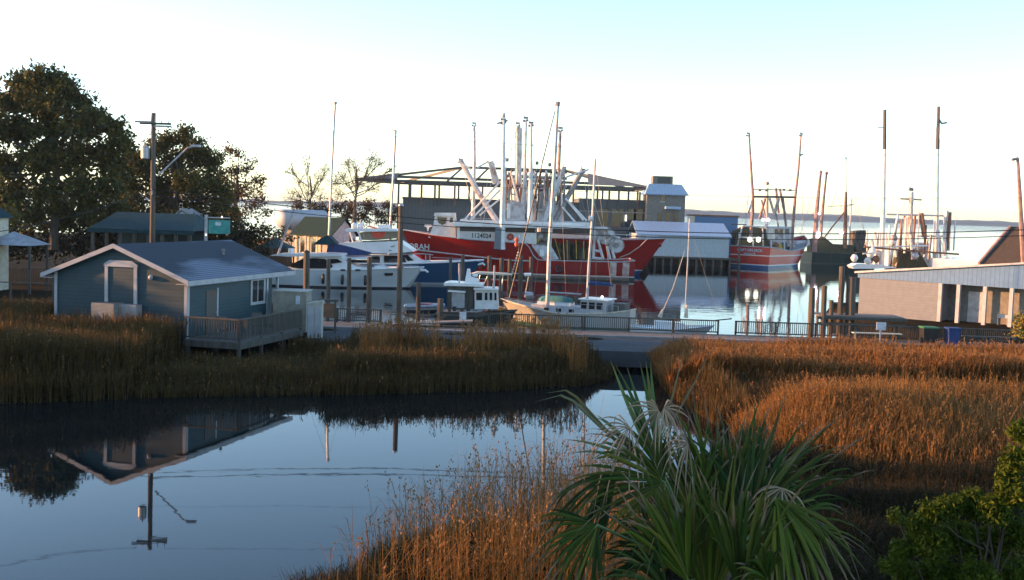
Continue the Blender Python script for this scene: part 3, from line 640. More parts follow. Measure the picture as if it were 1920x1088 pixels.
tree('bare_tree', 'spreading tree with sparse tan leaves behind the pink house', 156, (664, 415), [(650,305,14),(668,315,14),(698,295,14),(714,305,12),(690,325,14),(640,330,14),(655,345,14),(718,335,12),(700,350,14),(625,345,12),(676,345,14),(736,318,10),(632,365,14)],
     True, .13, 9, (.15,.09,.045), (.09,.05,.025), .42, 'greybark', shell=.1, nl=4, twigs=15, fork=.25)
for lab, bl in (('russet bush below the bare trees, left of the near sailboat mast', [(560,385,14),(590,388,14),(610,395,14)]), ('wide russet bush between the two tall sailboat masts', [(635,388,15),(660,392,16),(690,388,17),(650,405,16),(680,408,16),(712,400,14)]), ('russet bush against the left end of the grey building', [(728,385,12),(742,395,12),(735,408,13),(718,415,12)])):
    tree('bush', lab, 160, (bl[0][0], 425), bl, True, .2, 6.5, (.13,.065,.025), (.04,.04,.016), .12, shell=.1, twigs=3, bl_scale=1.15, cat='bush', group='russet bushes on the far bank')
tree('hedge', 'low dark hedge left of the blue cottage', 62, (40, 600), [(0,572,14),(22,574,14),(44,573,14),(66,575,14),(88,577,12),(-20,572,14),(10,588,14),(40,590,14),(70,590,14),(92,592,12)], True, .10, 22, (.02,.035,.012), (.09,.06,.015), .06, cat='hedge')
tree('shrub', 'yellow-green shrub at the right edge beside the porch', 58, (1925, 640), [(1915,600,12),(1925,612,14),(1910,620,10),(1930,596,12)], True, .11, 40, (.16,.16,.03), (.28,.20,.05), .06, cat='bush')
tree('cedar_bush', 'bushy green cedar top in the bottom right corner', 12.5, (1820, 1500), [(1722,985,26),(1750,962,26),(1785,948,24),(1825,945,30),(1862,955,30),(1900,925,30),(1690,1030,22),(1740,1022,32),(1800,1010,36),(1860,1020,36),(1915,1000,34),(1700,1078,26),(1760,1080,36),(1830,1085,40),(1900,1080,40),(1905,860,24),(1918,810,22),(1890,890,22),(1680,968,12),(1665,1062,14)],
     True, .024, 1300, (.026,.050,.003), (.085,.115,.006), .045, asp=2.6, shell=.25)
tree('pine_tree', 'shorter pine at the left frame edge behind the grey gazebo', 88, (-20, 470), [(-30,360,34),(10,395,20),(-10,340,30),(30,410,20),(-50,400,34),(0,430,16)], True, .26, 3.2, PA, PB, .3)
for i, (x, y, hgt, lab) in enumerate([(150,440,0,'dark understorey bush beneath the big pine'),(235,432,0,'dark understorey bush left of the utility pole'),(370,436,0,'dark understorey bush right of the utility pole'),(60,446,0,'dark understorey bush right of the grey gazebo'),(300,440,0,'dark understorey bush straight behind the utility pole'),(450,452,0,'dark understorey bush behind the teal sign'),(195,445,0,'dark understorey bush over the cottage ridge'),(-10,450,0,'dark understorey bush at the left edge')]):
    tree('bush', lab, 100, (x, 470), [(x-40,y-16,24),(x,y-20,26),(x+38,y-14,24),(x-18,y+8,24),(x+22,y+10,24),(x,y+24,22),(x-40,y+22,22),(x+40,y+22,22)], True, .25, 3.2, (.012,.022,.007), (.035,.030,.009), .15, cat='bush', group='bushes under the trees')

# trees that stand left of the frame and shade the near marsh
def side_tree(x, y, hgt, lab):
    foot = Vector((x, y, .5)); r_ = T('pine_tree', lab, 'tree', foot, 0, 'pines left of the frame that shade the marsh')
    MB().tube([(0, 0, -.3), (.1, 0, hgt*.5), (0, .1, hgt*.95)], .25, 8, .06).build('trunk', M['bark'], r_)
    n_ = int(hgt*26); t = rng.uniform(.12, 1, n_); a_ = rng.uniform(0, 6.283, n_); rad = (1.06-t)**.6*hgt*.36*np.sqrt(rng.random(n_))
    c = np.stack([rad*np.cos(a_), rad*np.sin(a_), t*hgt], 1); c = np.repeat(c, 24, 0)+rng.normal(size=(n_*24, 3))*.42
    v, f = quads(c, .34, 1.3); k = np.repeat(rng.random(n_), 24*4)[:, None]
    col = np.concatenate([np.array(PA)*(1-k)+np.array(PB)*k, np.ones((len(v), 1))], 1)
    o = raw('crown', v, f, M['leaf'], col); o.parent = r_
for i, (x, y, h_) in enumerate([(-34, 6, 11.5), (-36, 10, 12), (-33, 14, 11), (-38, 18, 10), (-30, 2, 12), (-44, 27, 10), (-45, 32, 9.5), (-47, 37, 8), (-46, 42, 8), (-50, 47, 7.6), (-48, 52, 7.2), (-52, 57, 7.5), (-54, 62, 8), (-28, -3, 12)]):
    side_tree(x, y, h_, 'pine standing left of the frame beside the marsh pond')

# ---------------------------------------------------------------- buildings on the left bank
def px_prism(b, pts, Yr, y0, y1):
    q = [P(x, y, Yr) for x, y in pts]; return b.prism([(p.x, y0, p.z) for p in q], (0, y1-y0, 0))
def part(root, name, m, pts, Yr, y0, y1): b = MB(); px_prism(b, pts, Yr, y0, y1); return b.build(name, M[m], root, True)
B = T('pavilion', 'low teal-roofed pavilion with open posts behind the cottage', 'pavilion', (P(265, 455, 86).x, 86, 1.1))
b = MB(); a = P(165, 428, 86); c = P(362, 428, 86); zt = P(260, 400, 86).z
b.add([(a.x, 86, a.z), (c.x, 86, a.z), (c.x-.8, 90, zt), (a.x+.8, 90, zt), (a.x, 94, a.z), (c.x, 94, a.z)], [(0, 1, 2, 3), (4, 3, 2, 5), (0, 3, 4), (1, 5, 2), (0, 4, 5, 1)]); b.build('roof', M['dteal'], B, True)
MB().box(a.x-.05, c.x+.05, 85.9, 86.0, a.z-.28, a.z+.05).build('fascia', M['dteal'], B, True)
for i in range(8): x = a.x+.3+i*(c.x-a.x-.6)/7; MB().box(x-.12, x+.12, 86.1, 86.3, 1.1, a.z-.05).build('post', M['wood'], B, True)
MB().box(a.x+.5, c.x-.5, 91, 91.2, 1.1, a.z-.05).build('back_wall', M['bluewall'], B, True)
B = T('cottage', 'small pale gable end peeping above the teal pavilion roof', 'cottage', (P(345, 440, 97).x, 97, 1.1))
a = P(322, 412, 97); c = P(368, 412, 97); k_ = P(340, 394, 97)
MB().prism([(a.x, 97, 1.1), (c.x, 97, 1.1), (c.x, 97, a.z), (k_.x, 97, k_.z-.1), (a.x, 97, a.z)], (0, 3, 0)).build('wall', M['whitetrim'], B, True)
MB().prism([(a.x-.2, 96.9, a.z-.1), (k_.x, 96.9, k_.z), (c.x+.2, 96.9, c.z-.1), (c.x+.2, 96.9, c.z+.05), (k_.x, 96.9, k_.z+.15), (a.x-.2, 96.9, a.z+.05)], (0, 3.3, 0)).build('roof', M['steel'], B, True)
B = T('gazebo', 'small gazebo with a grey pyramid roof at the left edge', 'gazebo', (P(30, 520, 78).x, 78, 1.1))
a = P(-22, 457, 78); c = P(76, 457, 78); zt = P(28, 434, 78).z; mx_ = (a.x+c.x)/2
MB().add([(a.x, 76.5, a.z), (c.x, 76.5, a.z), (c.x, 79.8, a.z), (a.x, 79.8, a.z), (mx_, 78, zt)], [(0, 1, 4), (1, 2, 4), (2, 3, 4), (3, 0, 4), (0, 3, 2, 1)]).build('roof', M['galv'], B, True)
for x in (a.x+.2, c.x-.2):
    for y in (76.7, 79.6): MB().box(x-.07, x+.07, y-.07, y+.07, 1.1, a.z).build('post', M['wood'], B, True)
B = T('house', 'pale yellow house wall cut by the left frame edge', 'house', (P(-60, 500, 74).x, 74, 1.1))
c = P(16, 400, 80); MB().box(c.x-6, c.x, 74, 80, 1.1, P(10, 412, 74).z).build('wall', M['cream'], B, True)
zt = P(10, 380, 74).z; zl = P(10, 412, 74).z
MB().prism([(c.x-6.3, 73.7, zl), (c.x+.3, 73.7, zl), (c.x-3, 73.7, zt+1.2)], (0, 6.6, 0)).build('roof', M['dteal'], B, True)
MB().box(c.x-1.6, c.x-.5, 73.9, 73.98, 3, 4.6).build('window', M['glass'], B, True)
for k_i, (yy, lab) in enumerate(((84, 'grey board fence behind the hedge'), (70, 'grey rail fence left of the cottage eave'))):
    a = P(-60, 500, yy); c = P((150, 100)[k_i], 500, yy)
    railing('fence', lab, 'fence', (a.x, yy, 1.1), (c.x, yy, 1.1), 1.3, 2.4, .16 if k_i == 0 else None, 'wood')

S = T('marina_sign', 'teal hanging sign on a tall white post with two small lamps', 'sign', (P(386, 455, 82).x, 82, 1.1))
zp = P(386, 403, 82).z-1.1
MB().box(-.09, .09, -.09, .09, 0, zp).build('post', M['galv'], S); MB().box(0, 1.75, -.04, .04, zp-.22, zp-.14).build('arm', M['galv'], S)
MB().box(.2, 1.75, -.04, .04, zp-1.35, zp-.35).build('board', M['signteal'], S)
MB().box(.7, 1.1, -.06, -.042, zp-.75, zp-.5).build('emblem', M['signwhite'], S)
for z in (.12, 1.45): MB().lathe([(.02, -.05), (.07, 0), (.02, .06)], (.05 if z > 1 else 1.2, -.2, zp-z), 8).build('lamp', M['lamp_glint'], S)

tk = T('storage_tank', 'large white horizontal storage tank with domed end on saddles', 'tank', (P(527, 440, 135).x, 135, 1.1), R(-65))
rt = 1.18; zc = P(527, 411, 135).z-1.1
MB().lathe([(.02, -.35), (rt*.5, -.28), (rt*.85, -.12), (rt, .05), (rt, 6.5), (rt*.85, 6.7), (.02, 6.95)], (0, 0, zc), 28, 'X').build('shell', M['tank'], tk, smooth=True)
_t = tk.children[0]; _t.rotation_euler = (0, 0, R(115))
for y in (1, 5.5):
    o = MB().box(y-.2, y+.2, -.9, .9, 0, zc-.7).build('saddle', M['concrete'], tk); o.rotation_euler = (0, 0, R(115))

B = T('bait_house', 'small pink and cream house with dark green roof behind the yachts', 'house', (P(620, 470, 124).x, 124, 1.1), R(-34))
# local: front wall along -x from corner (0,0); gable end along +y
MB().box(-5.6, 0, 0, 4.0, 0, 3.4).build('wall', M['cream'], B)
MB().prism([(.01, 0, 0), (.01, 4, 0), (.01, 4, 3.4), (.01, 2, 5.1), (.01, 0, 3.4)], (.06, 0, 0)).build('gable_wall', M['pink'], B)
for s in (0, 1):
    y0 = -.35 if s == 0 else 4.35
    MB().prism([(-6, y0, 3.15), (-6, 2, 5.15), (-6, 2, 5.27), (-6, y0, 3.27)], (6.4, 0, 0)).build('roof', M['dkgreen'], B)
for x in (-4.6, -2.9): w_ = MB().box(x, x+.7, -.06, -.005, 1.3, 2.9).build('window', M['glass'], B); MB().box(x-.1, x, -.08, -.005, 1.2, 3).build('jamb', M['whitetrim'], w_); MB().box(x+.7, x+.8, -.08, -.005, 1.2, 3).build('jamb', M['whitetrim'], w_)
MB().box(-1.2, -.5, -.05, -.005, .1, 2.3).build('door', M['steel'], B)
MB().box(.075, .1, 1.7, 2.4, 1.2, 2.6).build('window', M['reddoor'], B)
for x in (-5.5, -3.6, -1.8, -.1): MB().box(x-.08, x+.08, -.32, -.2, 0, 3.2).build('porch_post', M['cream'], B)
B = T('gazebo', 'teal canopy shelter on a timber dock left of the pink house', 'gazebo', (P(513, 480, 112).x, 112, .3))
a = P(483, 464, 112); c = P(548, 464, 112); zt = P(512, 446, 112).z; mx_ = (a.x+c.x)/2
MB().add([(a.x, 110.5, a.z), (c.x, 110.5, a.z), (c.x, 114, a.z), (a.x, 114, a.z), (mx_, 112, zt)], [(0, 1, 4), (1, 2, 4), (2, 3, 4), (3, 0, 4), (0, 3, 2, 1)]).build('roof', M['dteal'], B, True)
for x in (a.x+.2, mx_, c.x-.2):
    for y in (110.7, 113.8): MB().box(x-.08, x+.08, y-.08, y+.08, -.8, a.z).build('post', M['wood'], B, True)
MB().box(a.x-1, c.x+.5, 110.4, 114.1, .7, .95).build('platform', M['deckwood'], B, True)
MB().box(a.x+.4, c.x-.4, 113.3, 113.5, .95, a.z-.1).build('back_panel', M['dsteel'], B, True)
sp = T('leaning_spar', 'long pale spar leaning across in front of the storage tank', 'spar', P(521, 478, 108))
MB().tube([P(521, 478, 108), P(536, 434, 108), P(552, 392, 108)], .12, 7, .09).build('tube', M['galv'], sp, True)

# ---------------------------------------------------------------- grey building with open steel roof
YB = 187
B = T('waterfront_building', 'big grey two-storey waterfront building with flat wall and steel columns', 'building', (P(1000, 430, YB).x, YB, 1.1))
x0 = P(755, 400, YB).x; x1 = P(1085, 400, YB).x; x2 = P(1213, 400, YB).x
MB().box(x0, x1, YB, YB+20, 1.1, 9.3).build('wall', M['greywall'], B, True)
MB().box(x1+.002, x2, YB-.3, YB+20, 1.1, P(1150, 374, YB).z).build('annex_wall', M['greywall'], B, True)
MB().box(x0-.1, x1, YB-.12, YB-.004, 9.05, 9.4).build('parapet', M['dsteel'], B, True)
MB().box(x1+.05, x2, YB-.45, YB-.31, 7.9, 8.1).build('ledge', M['steel'], B, True)
for px in (1130, 1157, 1182, 1198): p = P(px, 408, YB); MB().box(p.x-.9, p.x+.9, YB-.36, YB-.303, p.z-1.6, p.z+1.4).build('window', M['glass'], B, True)
p = P(1173, 409, YB); MB().box(p.x-.12, p.x+.12, YB-.6, YB-.37, p.z-.5, p.z+.5).build('wall_lamp', M['lamp_glint'], B, True)
B = T('steel_roof_frame', 'open dark steel hip roof frame on columns over the grey building', 'roof frame', (P(950, 340, YB).x, YB, 9.3))
ze = 12.0; zr_ = 14.9; xl = P(668, 340, YB).x; xr = P(1214, 340, YB).x; yb = YB+19
rl_ = P(868, 318, 196).x; rr_ = P(1060, 318, 196).x
for a, c in (((xl, YB-.5, ze), (xr, YB-.5, ze)), ((xl+5, yb, ze), (xr, yb, ze)), ((xl, YB-.5, ze), (xl+5, yb, ze)), ((xr, YB-.5, ze), (xr, yb, ze)), ((xl+5.5, YB+2, ze+.75), (xr-2, YB+2, ze+.65))):
    MB().beam(a, c, .4, .42).build('eave_beam', M['dsteel'], B, True)
MB().beam((rl_, 196, zr_), (rr_, 196, zr_), .4, .4).build('ridge_beam', M['dsteel'], B, True)
for a, c in (((xl, YB-.5, ze), (rl_, 196, zr_)), ((xl+5, yb, ze), (rl_, 196, zr_)), ((xr, YB-.5, ze), (rr_, 196, zr_)), ((xr, yb, ze), (rr_, 196, zr_))):
    MB().beam(a, c, .3, .38).build('hip_rafter', M['dsteel'], B, True)
for i in range(1, 6):
    x = rl_+(rr_-rl_)*(i-1)/4
    MB().beam((x-2.2, YB-.4, ze+.1), (x, 196, zr_), .2, .26).build('rafter', M['dsteel'], B, True)
for px in (768, 791, 816, 824, 853, 880, 905, 1010, 1075, 1100, 1120, 1142, 1160, 1178, 1195, 1210):
    x = P(px, 360, YB).x; MB().box(x-.15, x+.15, YB-.75, YB-.5, 8.2, ze-.2).build('column', M['rust' if px % 2 else 'dsteel'], B, True)
for px in (735, 748): x = P(px, 360, YB).x; MB().box(x-.15, x+.15, YB-.7, YB-.45, 1.1, ze-.2).build('column', M['dsteel'], B, True)
for px in (770, 860, 950, 1040, 1130, 1200): x = P(px, 360, yb).x; MB().box(x-.15, x+.15, yb-.2, yb+.1, 1.2, ze-.2).build('column', M['dsteel'], B, True)
xm = P(745, 330, YB).x; tt = (xm-xl)/(rl_-xl)
MB().add([(xl, YB-.6, ze+.25), (xm, YB-.6, ze+.3), (xm, YB-.6+9.5*tt, ze+2.9*tt+.3)], [(0, 1, 2)]).add([(xl, YB-.6, ze+.1), (xm, YB-.6, ze+.1), (xm, YB-.6+9.5*tt, ze+2.9*tt+.15)], [(2, 1, 0)]).build('roof_sheet', M['dsteel'], B, True)
xm = P(1100, 330, 193).x; tt = (xr-xm)/(xr-rr_)
MB().add([(xr+1, YB-.6, ze+.3), (xm, YB-.6, ze+.35), (xm, YB+3.5, ze+1.5), (xm+.2, YB-.6+9.5*tt, ze+2.9*tt+.35)], [(0, 3, 2, 1)]).build('roof_sheet', M['greywall2'], B, True)

B = T('tower_house', 'square grey tower house with pale hip roof and a rooftop box', 'house', (P(1250, 430, 184).x, 184, 1.1))
x0 = P(1212, 400, 184).x; x1 = P(1284, 400, 184).x; zt = P(1250, 366, 184).z; zr2 = P(1250, 345, 184).z
MB().box(x0, x1, 184, 190, 1.1, zt).build('wall', M['greywall2'], B, True)
MB().add([(x0-.4, 183.5, zt), (x1+.5, 183.5, zt), (x1+.5, 190.5, zt), (x0-.4, 190.5, zt), (x0+.4, 185.3, zr2), (x1-.5, 185.3, zr2), (x1-.5, 188.7, zr2), (x0+.4, 188.7, zr2)], [(0, 1, 5, 4), (1, 2, 6, 5), (2, 3, 7, 6), (3, 0, 4, 7), (4, 5, 6, 7), (3, 2, 1, 0)]).build('roof', M['paleroof'], B, True)
a = P(1224, 345, 185.6); c = P(1262, 331, 185.6)
MB().box(a.x, c.x, 185.6, 188.4, zr2-.1, c.z).build('rooftop_box', M['greywall2'], B, True)
MB().box(a.x+.8, c.x-.4, 185.52, 185.59, zr2+.2, c.z-.15).build('louvre', M['dsteel'], B, True)
p = P(1243, 372, 184); w_ = MB().box(p.x-.35, p.x+.35, 183.92, 183.99, p.z-.5, p.z+.5).build('window', M['glass'], B, True)
MB().box(p.x-.45, p.x+.45, 183.93, 183.98, p.z-.65, p.z-.5).build('sill', M['whitetrim'], w_, False).location = -Vector(B.location)
a = P(1248, 392, 182.5); c = P(1276, 388, 182.5); MB().box(a.x, c.x, 182, 183.99, a.z, c.z).build('porch_roof', M['paleroof'], B, True)
for px in (1237, 1252, 1266): p = P(px, 412, 184); MB().box(p.x-.35, p.x+.35, 183.93, 183.99, p.z-1.1, p.z+1.1).build('window', M['glass'], B, True)

B = T('dock_warehouse', 'long low white dock warehouse with pale blue roof on pilings', 'warehouse', (P(1285, 490, 172).x, 172, 0))
x0 = P(1197, 440, 172).x; x1 = P(1368, 440, 172).x; ze = P(1285, 442, 172).z; zr2 = P(1290, 419, 179).z
MB().box(x0, x1, 172, 186, 1.5, ze).build('wall', M['shedwhite'], B, True)
MB().prism([(x0-.3, 171.6, ze-.1), (x0-.3, 179, zr2), (x0-.3, 186.4, ze-.1), (x0-.3, 186.4, ze+.05), (x0-.3, 179, zr2+.15), (x0-.3, 171.6, ze+.05)], (x1-x0+.6, 0, 0)).build('roof', M['paleroof'], B, True)
MB().box(x0-.8, x1+.4, 170.6, 187, 1.2, 1.5).build('platform', M['wood'], B, True)
for i in range(12): x = x0+i*(x1-x0)/11; MB().tube([(x, 170.9, -1.5), (x, 170.9, 1.2)], .18, 7).build('piling', M['pile'], B, True)
MB().box(x0, x1, 175, 175.3, -1, 1.2).build('bulkhead', M['dsteel'], B, True)
B = T('blue_shed', 'flat-roofed blue metal shed behind the white warehouse', 'shed', (P(1345, 430, 188).x, 188, 1.1))
a = P(1303, 405, 188); c = P(1384, 405, 188); MB().box(a.x, c.x, 188, 196, 1.1, a.z).build('wall', M['bluemetal'], B, True)
MB().box(a.x-.2, c.x+.2, 187.8, 196.2, a.z, a.z+.25).build('roof', M['rust'], B, True)
B = T('timber_dock', 'dark timber dock with railing between warehouse and red trawler transom', 'dock', (P(1384, 490, 172).x, 172, 0))
a = P(1371, 470, 172)
MB().box(a.x, a.x+1.3, 171, 186, 1.1, 1.35).build('decking', M['wood'], B, True)
for y in (171.2, 176, 181, 185.6): MB().tube([(a.x+1.1, y, -1.5), (a.x+1.1, y, 4.6 if y < 172 else 3)], .17, 7).build('piling', M['pile'], B, True)
MB().box(a.x-.4, a.x+2, 171.1, 171.25, P(1380, 422, 171).z, P(1380, 420, 171).z).build('rail', M['dsteel'], B, True)
B = T('autumn_grass', 'strip of sunlit orange grass on the bank behind the red trawler bow', 'grass', (0, 0, 0)); bpy.data.objects.remove(B)
X, Y = scatter(14000, -36, -6, 153, 172, lambda X, Y: ground_z(X, Y) > .5)
reedfield('bank_grass', X, Y, rng.uniform(.6, 1.5, len(X)), np.full(len(X), .12), RA*1.1, RB, 0)

# ---------------------------------------------------------------- right bank: tan shed etc.
SA = P(1612, 530, 81.5); SB = P(1920, 530, 73.6)
ang = math.atan2(73.6-81.5, SB.x-SA.x); ln = math.hypot(73.6-81.5, SB.x-SA.x)
B = T('boat_shed', 'tan-walled boat shed with blue ribbed upper wall and white-posted porch', 'shed', (SA.x, 81.5, 1.1), ang)
def along(px):   # local x on the front wall seen at pixel column px
    k = (px-960)/F; return (k*81.5-SA.x)/(math.cos(ang)-k*math.sin(ang))
xe = along(1762); xend = ln+5
wall_z = 3.9-1.1
MB().box(0, xe, 0, 6, 0, wall_z).build('wall', M['tan'], B)
MB().box(xe+.003, xend, 1.6, 6, 0, wall_z).build('porch_wall', M['greywall2'], B)
z1 = wall_z
MB().prism([(-.15, -.06, z1-.1), (xend, -.06, z1-.1), (xend, -.06, z1+2.1), (-.15, -.06, z1+.28)], (0, .055, 0)).build('fascia', M['bluemetal'], B)
MB().prism([(-.3, -.3, z1+.22), (xend, -.3, z1+2.1), (xend, -.3, z1+2.22), (-.3, -.3, z1+.36)], (0, 6.6, 0)).build('roof', M['galv'], B)
for px in (1764, 1798, 1848, 1898): x = along(px); MB().box(x-.12, x+.12, -.04, .2, 0, wall_z-.1).build('porch_post', M['whitetrim'], B)
x = along(1815); MB().box(x-.5, x+.5, 1.52, 1.59, .05, 2.2).build('door', M['galv'], B)
MB().box(xe-1, xend, -.3, 1.6, -.12, 0).build('porch_floor', M['deckwood'], B)
E = T('outdoor_sink', 'small pale basin on legs under the shed porch', 'sink', Matrix.Translation((SA.x, 81.5, 1.1)) @ Matrix.Rotation(ang, 4, 'Z') @ Vector((along(1876), 1.0, 0)), ang)
MB().box(-.35, .35, -.25, .25, .6, .85).build('basin', M['whitetrim'], E)
for x in (-.3, .3): MB().box(x-.03, x+.03, -.2, .2, 0, .6).build('leg', M['steel'], E)
B = T('brown_roof_house', 'house with a steep dark brown roof and white gable wall beyond the shed', 'house', (P(1850, 490, 97).x, 97, 1.1), R(-38))
MB().box(-4.6, 0, 0, 7, 0, 3.7).build('wall', M['gel'], B)
MB().box(.01, 14, -.3, 7, 0, 3.6).build('side_wall', M['greywall2'], B)
MB().prism([(-.3, -1, 3.4), (14, -1, 3.4), (14, 3, 6.6), (1.0, 3, 6.6)], (0, .2, .12)).build('roof', M['brownroof'], B)
MB().prism([(-.3, 7.6, 3.4), (14, 7.6, 3.4), (14, 3.2, 6.6), (1.0, 3.2, 6.6)], (0, -.1, .12)).build('roof', M['brownroof'], B)
MB().beam((-.35, -1, 3.45), (1.0, 3, 6.7), .2, .25).build('verge_board', M['redpole'], B)
E = T('wheeled_bin', 'dark bin with bright green lid by the boardwalk', 'bin', (P(1738, 630, 64).x, 63.8, 1.1))
MB().prism([(-.36, -.36, 0), (.36, -.36, 0), (.42, -.42, .85), (-.42, -.42, .85)], (0, .75, 0)).build('body', M['black'], E)
MB().box(-.45, .45, -.46, .40, .86, .94).build('lid', M['greenlid'], E)
for x in (-.3, .3): MB().lathe([(.1, -.03), (.1, .03)], (x, .42, .1), 10, 'X').build('wheel', M['black'], E)
E = T('recycling_bin', 'bright blue recycling bin beside the green-lidded bin', 'bin', (P(1783, 632, 63.6).x, 63.4, 1.1))
MB().prism([(-.28, -.3, 0), (.28, -.3, 0), (.34, -.34, .88), (-.34, -.34, .88)], (0, .62, 0)).build('body', M['bluebin'], E)
MB().box(-.37, .37, -.38, .34, .89, .97).build('lid', M['bluebin'], E)
E = T('bench', 'long weathered timber bench in front of the tan shed', 'bench', (P(1650, 620, 63.4).x, 63.9, 1.1))
MB().box(-1.4, 1.4, -.2, .2, .42, .47).build('seat', M['cream'], E)
for x in (-1.2, 0, 1.2): MB().box(x-.05, x+.05, -.18, .18, 0, .42).build('leg', M['wood'], E)
E = T('bench', 'long weathered timber bench right of the blue bin', 'bench', (P(1862, 620, 63.4).x, 63.9, 1.1))
MB().box(-1.5, 1.5, -.2, .2, .42, .47).build('seat', M['wood'], E)
for x in (-1.3, 0, 1.3): MB().box(x-.05, x+.05, -.18, .18, 0, .42).build('leg', M['wood'], E)
# ---------------------------------------------------------------- boats
def hull(root, L, B, sheer, m, rake=2.0, transom=.8, cap='whitetrim', n=40, deckdrop=.55, fine=2.0, deckm='steel', capr=.07):
    """sheer(u): deck-edge height at u (0 stern .. 1 bow); bow along local +x"""
    def hbm(u, zf):
        a = transom+(1-transom)*min(1, u/.35)
        top = a*(1-max(0, (u-.5)/.5)**fine); wl = a*.93*(1-max(0, (u-.35)/.65)**1.7)
        return B/2*max(.012, wl+(top-wl)*max(0, min(1, zf))**.8)
    zs_b = sheer(1.0); vs = []; fs = []; lv = (-.9, -.3, 0, .3, .6, .85, 1.0); W = 2*len(lv)
    for i in range(n+1):
        u = i/n; zs = sheer(u)
        for side in (1, -1):
            for q in lv:
                z = q*zs if q > 0 else q
                x = -L/2+u*(L-rake*(1-max(z, 0)/zs_b)); y = hbm(u, q)*(1 if q > -.5 else .45)
                vs.append((x, side*y, z))
    m_ = len(lv)
    for i in range(n):
        a = i*W; b = a+W
        for k in range(m_-1):
            fs.append((a+k, b+k, b+k+1, a+k+1)); fs.append((a+m_+k, a+m_+k+1, b+m_+k+1, b+m_+k))
        fs.append((a, a+m_, b+m_, b))
    fs.append(tuple(range(m_))+tuple(range(W-1, m_-1, -1)))
    e = n*W; fs.append(tuple(e+k for k in range(m_))+tuple(e+k for k in range(W-1, m_-1, -1)))
    h_ = MB().add(vs, fs).build('hull', M[m], root, smooth=False)
    for p_ in h_.data.polygons: p_.use_smooth = len(p_.vertices) == 4
    h_.data.set_sharp_from_angle(angle=R(35)) if hasattr(h_.data, 'set_sharp_from_angle') else None
    dv = []; df = []
    for i in range(n+1):
        u = i/n; z = sheer(u)-deckdrop; zf = z/sheer(u); x = -L/2+u*(L-rake*(1-z/zs_b)); y = hbm(u, zf)*.985
        dv += [(x, y, z), (x, -y, z)]
        if i: df.append((2*i-2, 2*i-1, 2*i+1, 2*i))
    MB().add(dv, df).build('deck', M[deckm], root)
    for s in (1, -1):
        MB().tube([(-L/2+(i/n)*L*.999, s*hbm(i/n, 1), sheer(i/n)) for i in range(n+1)], capr, 6).build('gunwale', M[cap], root)
    MB().tube([(-L/2, -hbm(0, 1), sheer(0)), (-L/2, hbm(0, 1), sheer(0))], capr, 6).build('stern_rail', M[cap], root)
    return hbm
def interp(*pts):
    xs = [p[0] for p in pts]; ys = [p[1] for p in pts]; return lambda u: float(np.interp(u, xs, ys))
def tp(root, name, pts, Y, r, m, r1=None, n=7):
    """pts: (px, py[, dY])"""
    q = [P(a[0], a[1], Y+(a[2] if len(a) > 2 else 0)) for a in pts]
    return MB().tube(q, r, n, r1).build(name, M[m], root, True)
def sphere_(root, name, px, py, Y, r, m):
    p = P(px, py, Y); return MB().lathe([(.02*r, -r), (.6*r, -.8*r), (r, 0), (.6*r, .8*r), (.02*r, r)], p, 10).build(name, M[m], root, True, smooth=True)
def pbox(root, name, x0, y0, x1, y1, Yr, dy, m):
    a = P(x0, y1, Yr); c = P(x1, y0, Yr); return MB().box(a.x, c.x, Yr, Yr+dy, a.z, c.z).build(name, M[m], root, True)
def masthead(root, px, py, Y, s=1):
    """sheave block cluster at the head of an outrigger"""
    p = P(px, py, Y); b = MB()
    b.box(p.x-.28*s, p.x+.28*s, p.y-.12, p.y+.12, p.z-.12*s, p.z+.1*s); b.lathe([(.16*s, -.1), (.16*s, .1)], (p.x-.2*s, p.y, p.z-.38*s), 8, 'Y'); b.lathe([(.14*s, -.1), (.14*s, .1)], (p.x+.2*s, p.y, p.z-.3*s), 8, 'Y')
    b.tube([(p.x-.2*s, p.y, p.z+.1*s), (p.x-.1*s, p.y, p.z+.5*s)], .04, 4)
    b.build('block', M['steel'], root, True)
def text(root, body, size, m, place, name='lettering', depth=.015, bold=0):
    cu = bpy.data.curves.new('t', 'FONT'); cu.body = body; cu.size = size; cu.extrude = depth; cu.align_x = 'CENTER'; cu.offset = bold; cu.resolution_u = 3
    o = bpy.data.objects.new('t', cu); COL.objects.link(o); bpy.context.view_layer.update()
    me = bpy.data.meshes.new_from_object(o.evaluated_get(bpy.context.evaluated_depsgraph_get())); bpy.data.objects.remove(o)
    me.materials.clear(); me.materials.append(M[m])
    for v in me.vertices: v.co = place(v.co.x, v.co.y, v.co.z)
    o = bpy.data.objects.new(name, me); COL.objects.link(o); o.parent = root; return o

# ---- front red trawler (bow to the left)
YF = 135
F1 = T('red_trawler', 'nearer dark red trawler, bow left, numbered white deckhouse and white stripes at the stern', 'fishing trawler', (.35, YF, 0), math.pi)
sh = interp((0, 2.35), (.06, 2.15), (.40, 2.1), (.42, 2.2), (.455, 4.0), (.7, 4.25), (.85, 4.6), (1, 5.1))
hb1 = hull(F1, 28, 7.4, sh, 'hullred', 3.2, .9, fine=2.6, n=56)
def wh(x, z, pr=.03):  # world x on the near side of the front hull -> local point
    lx = -(x-.35); u = (lx+14)/28; u = min(max(u, 0), 1); return Vector((lx, hb1(u, max(z, 0)/sh(u))+pr, z))
MB().tube([wh(x, sh((14.35-x)/28 if False else (-(x-.35)+14)/28)*0+ (1.95 if x > -1 else 2.0+(-x-1)*.07), .03) for x in np.linspace(-13, 2.0, 24)], .09, 6).build('rub_rail', M['whitetrim'], F1)
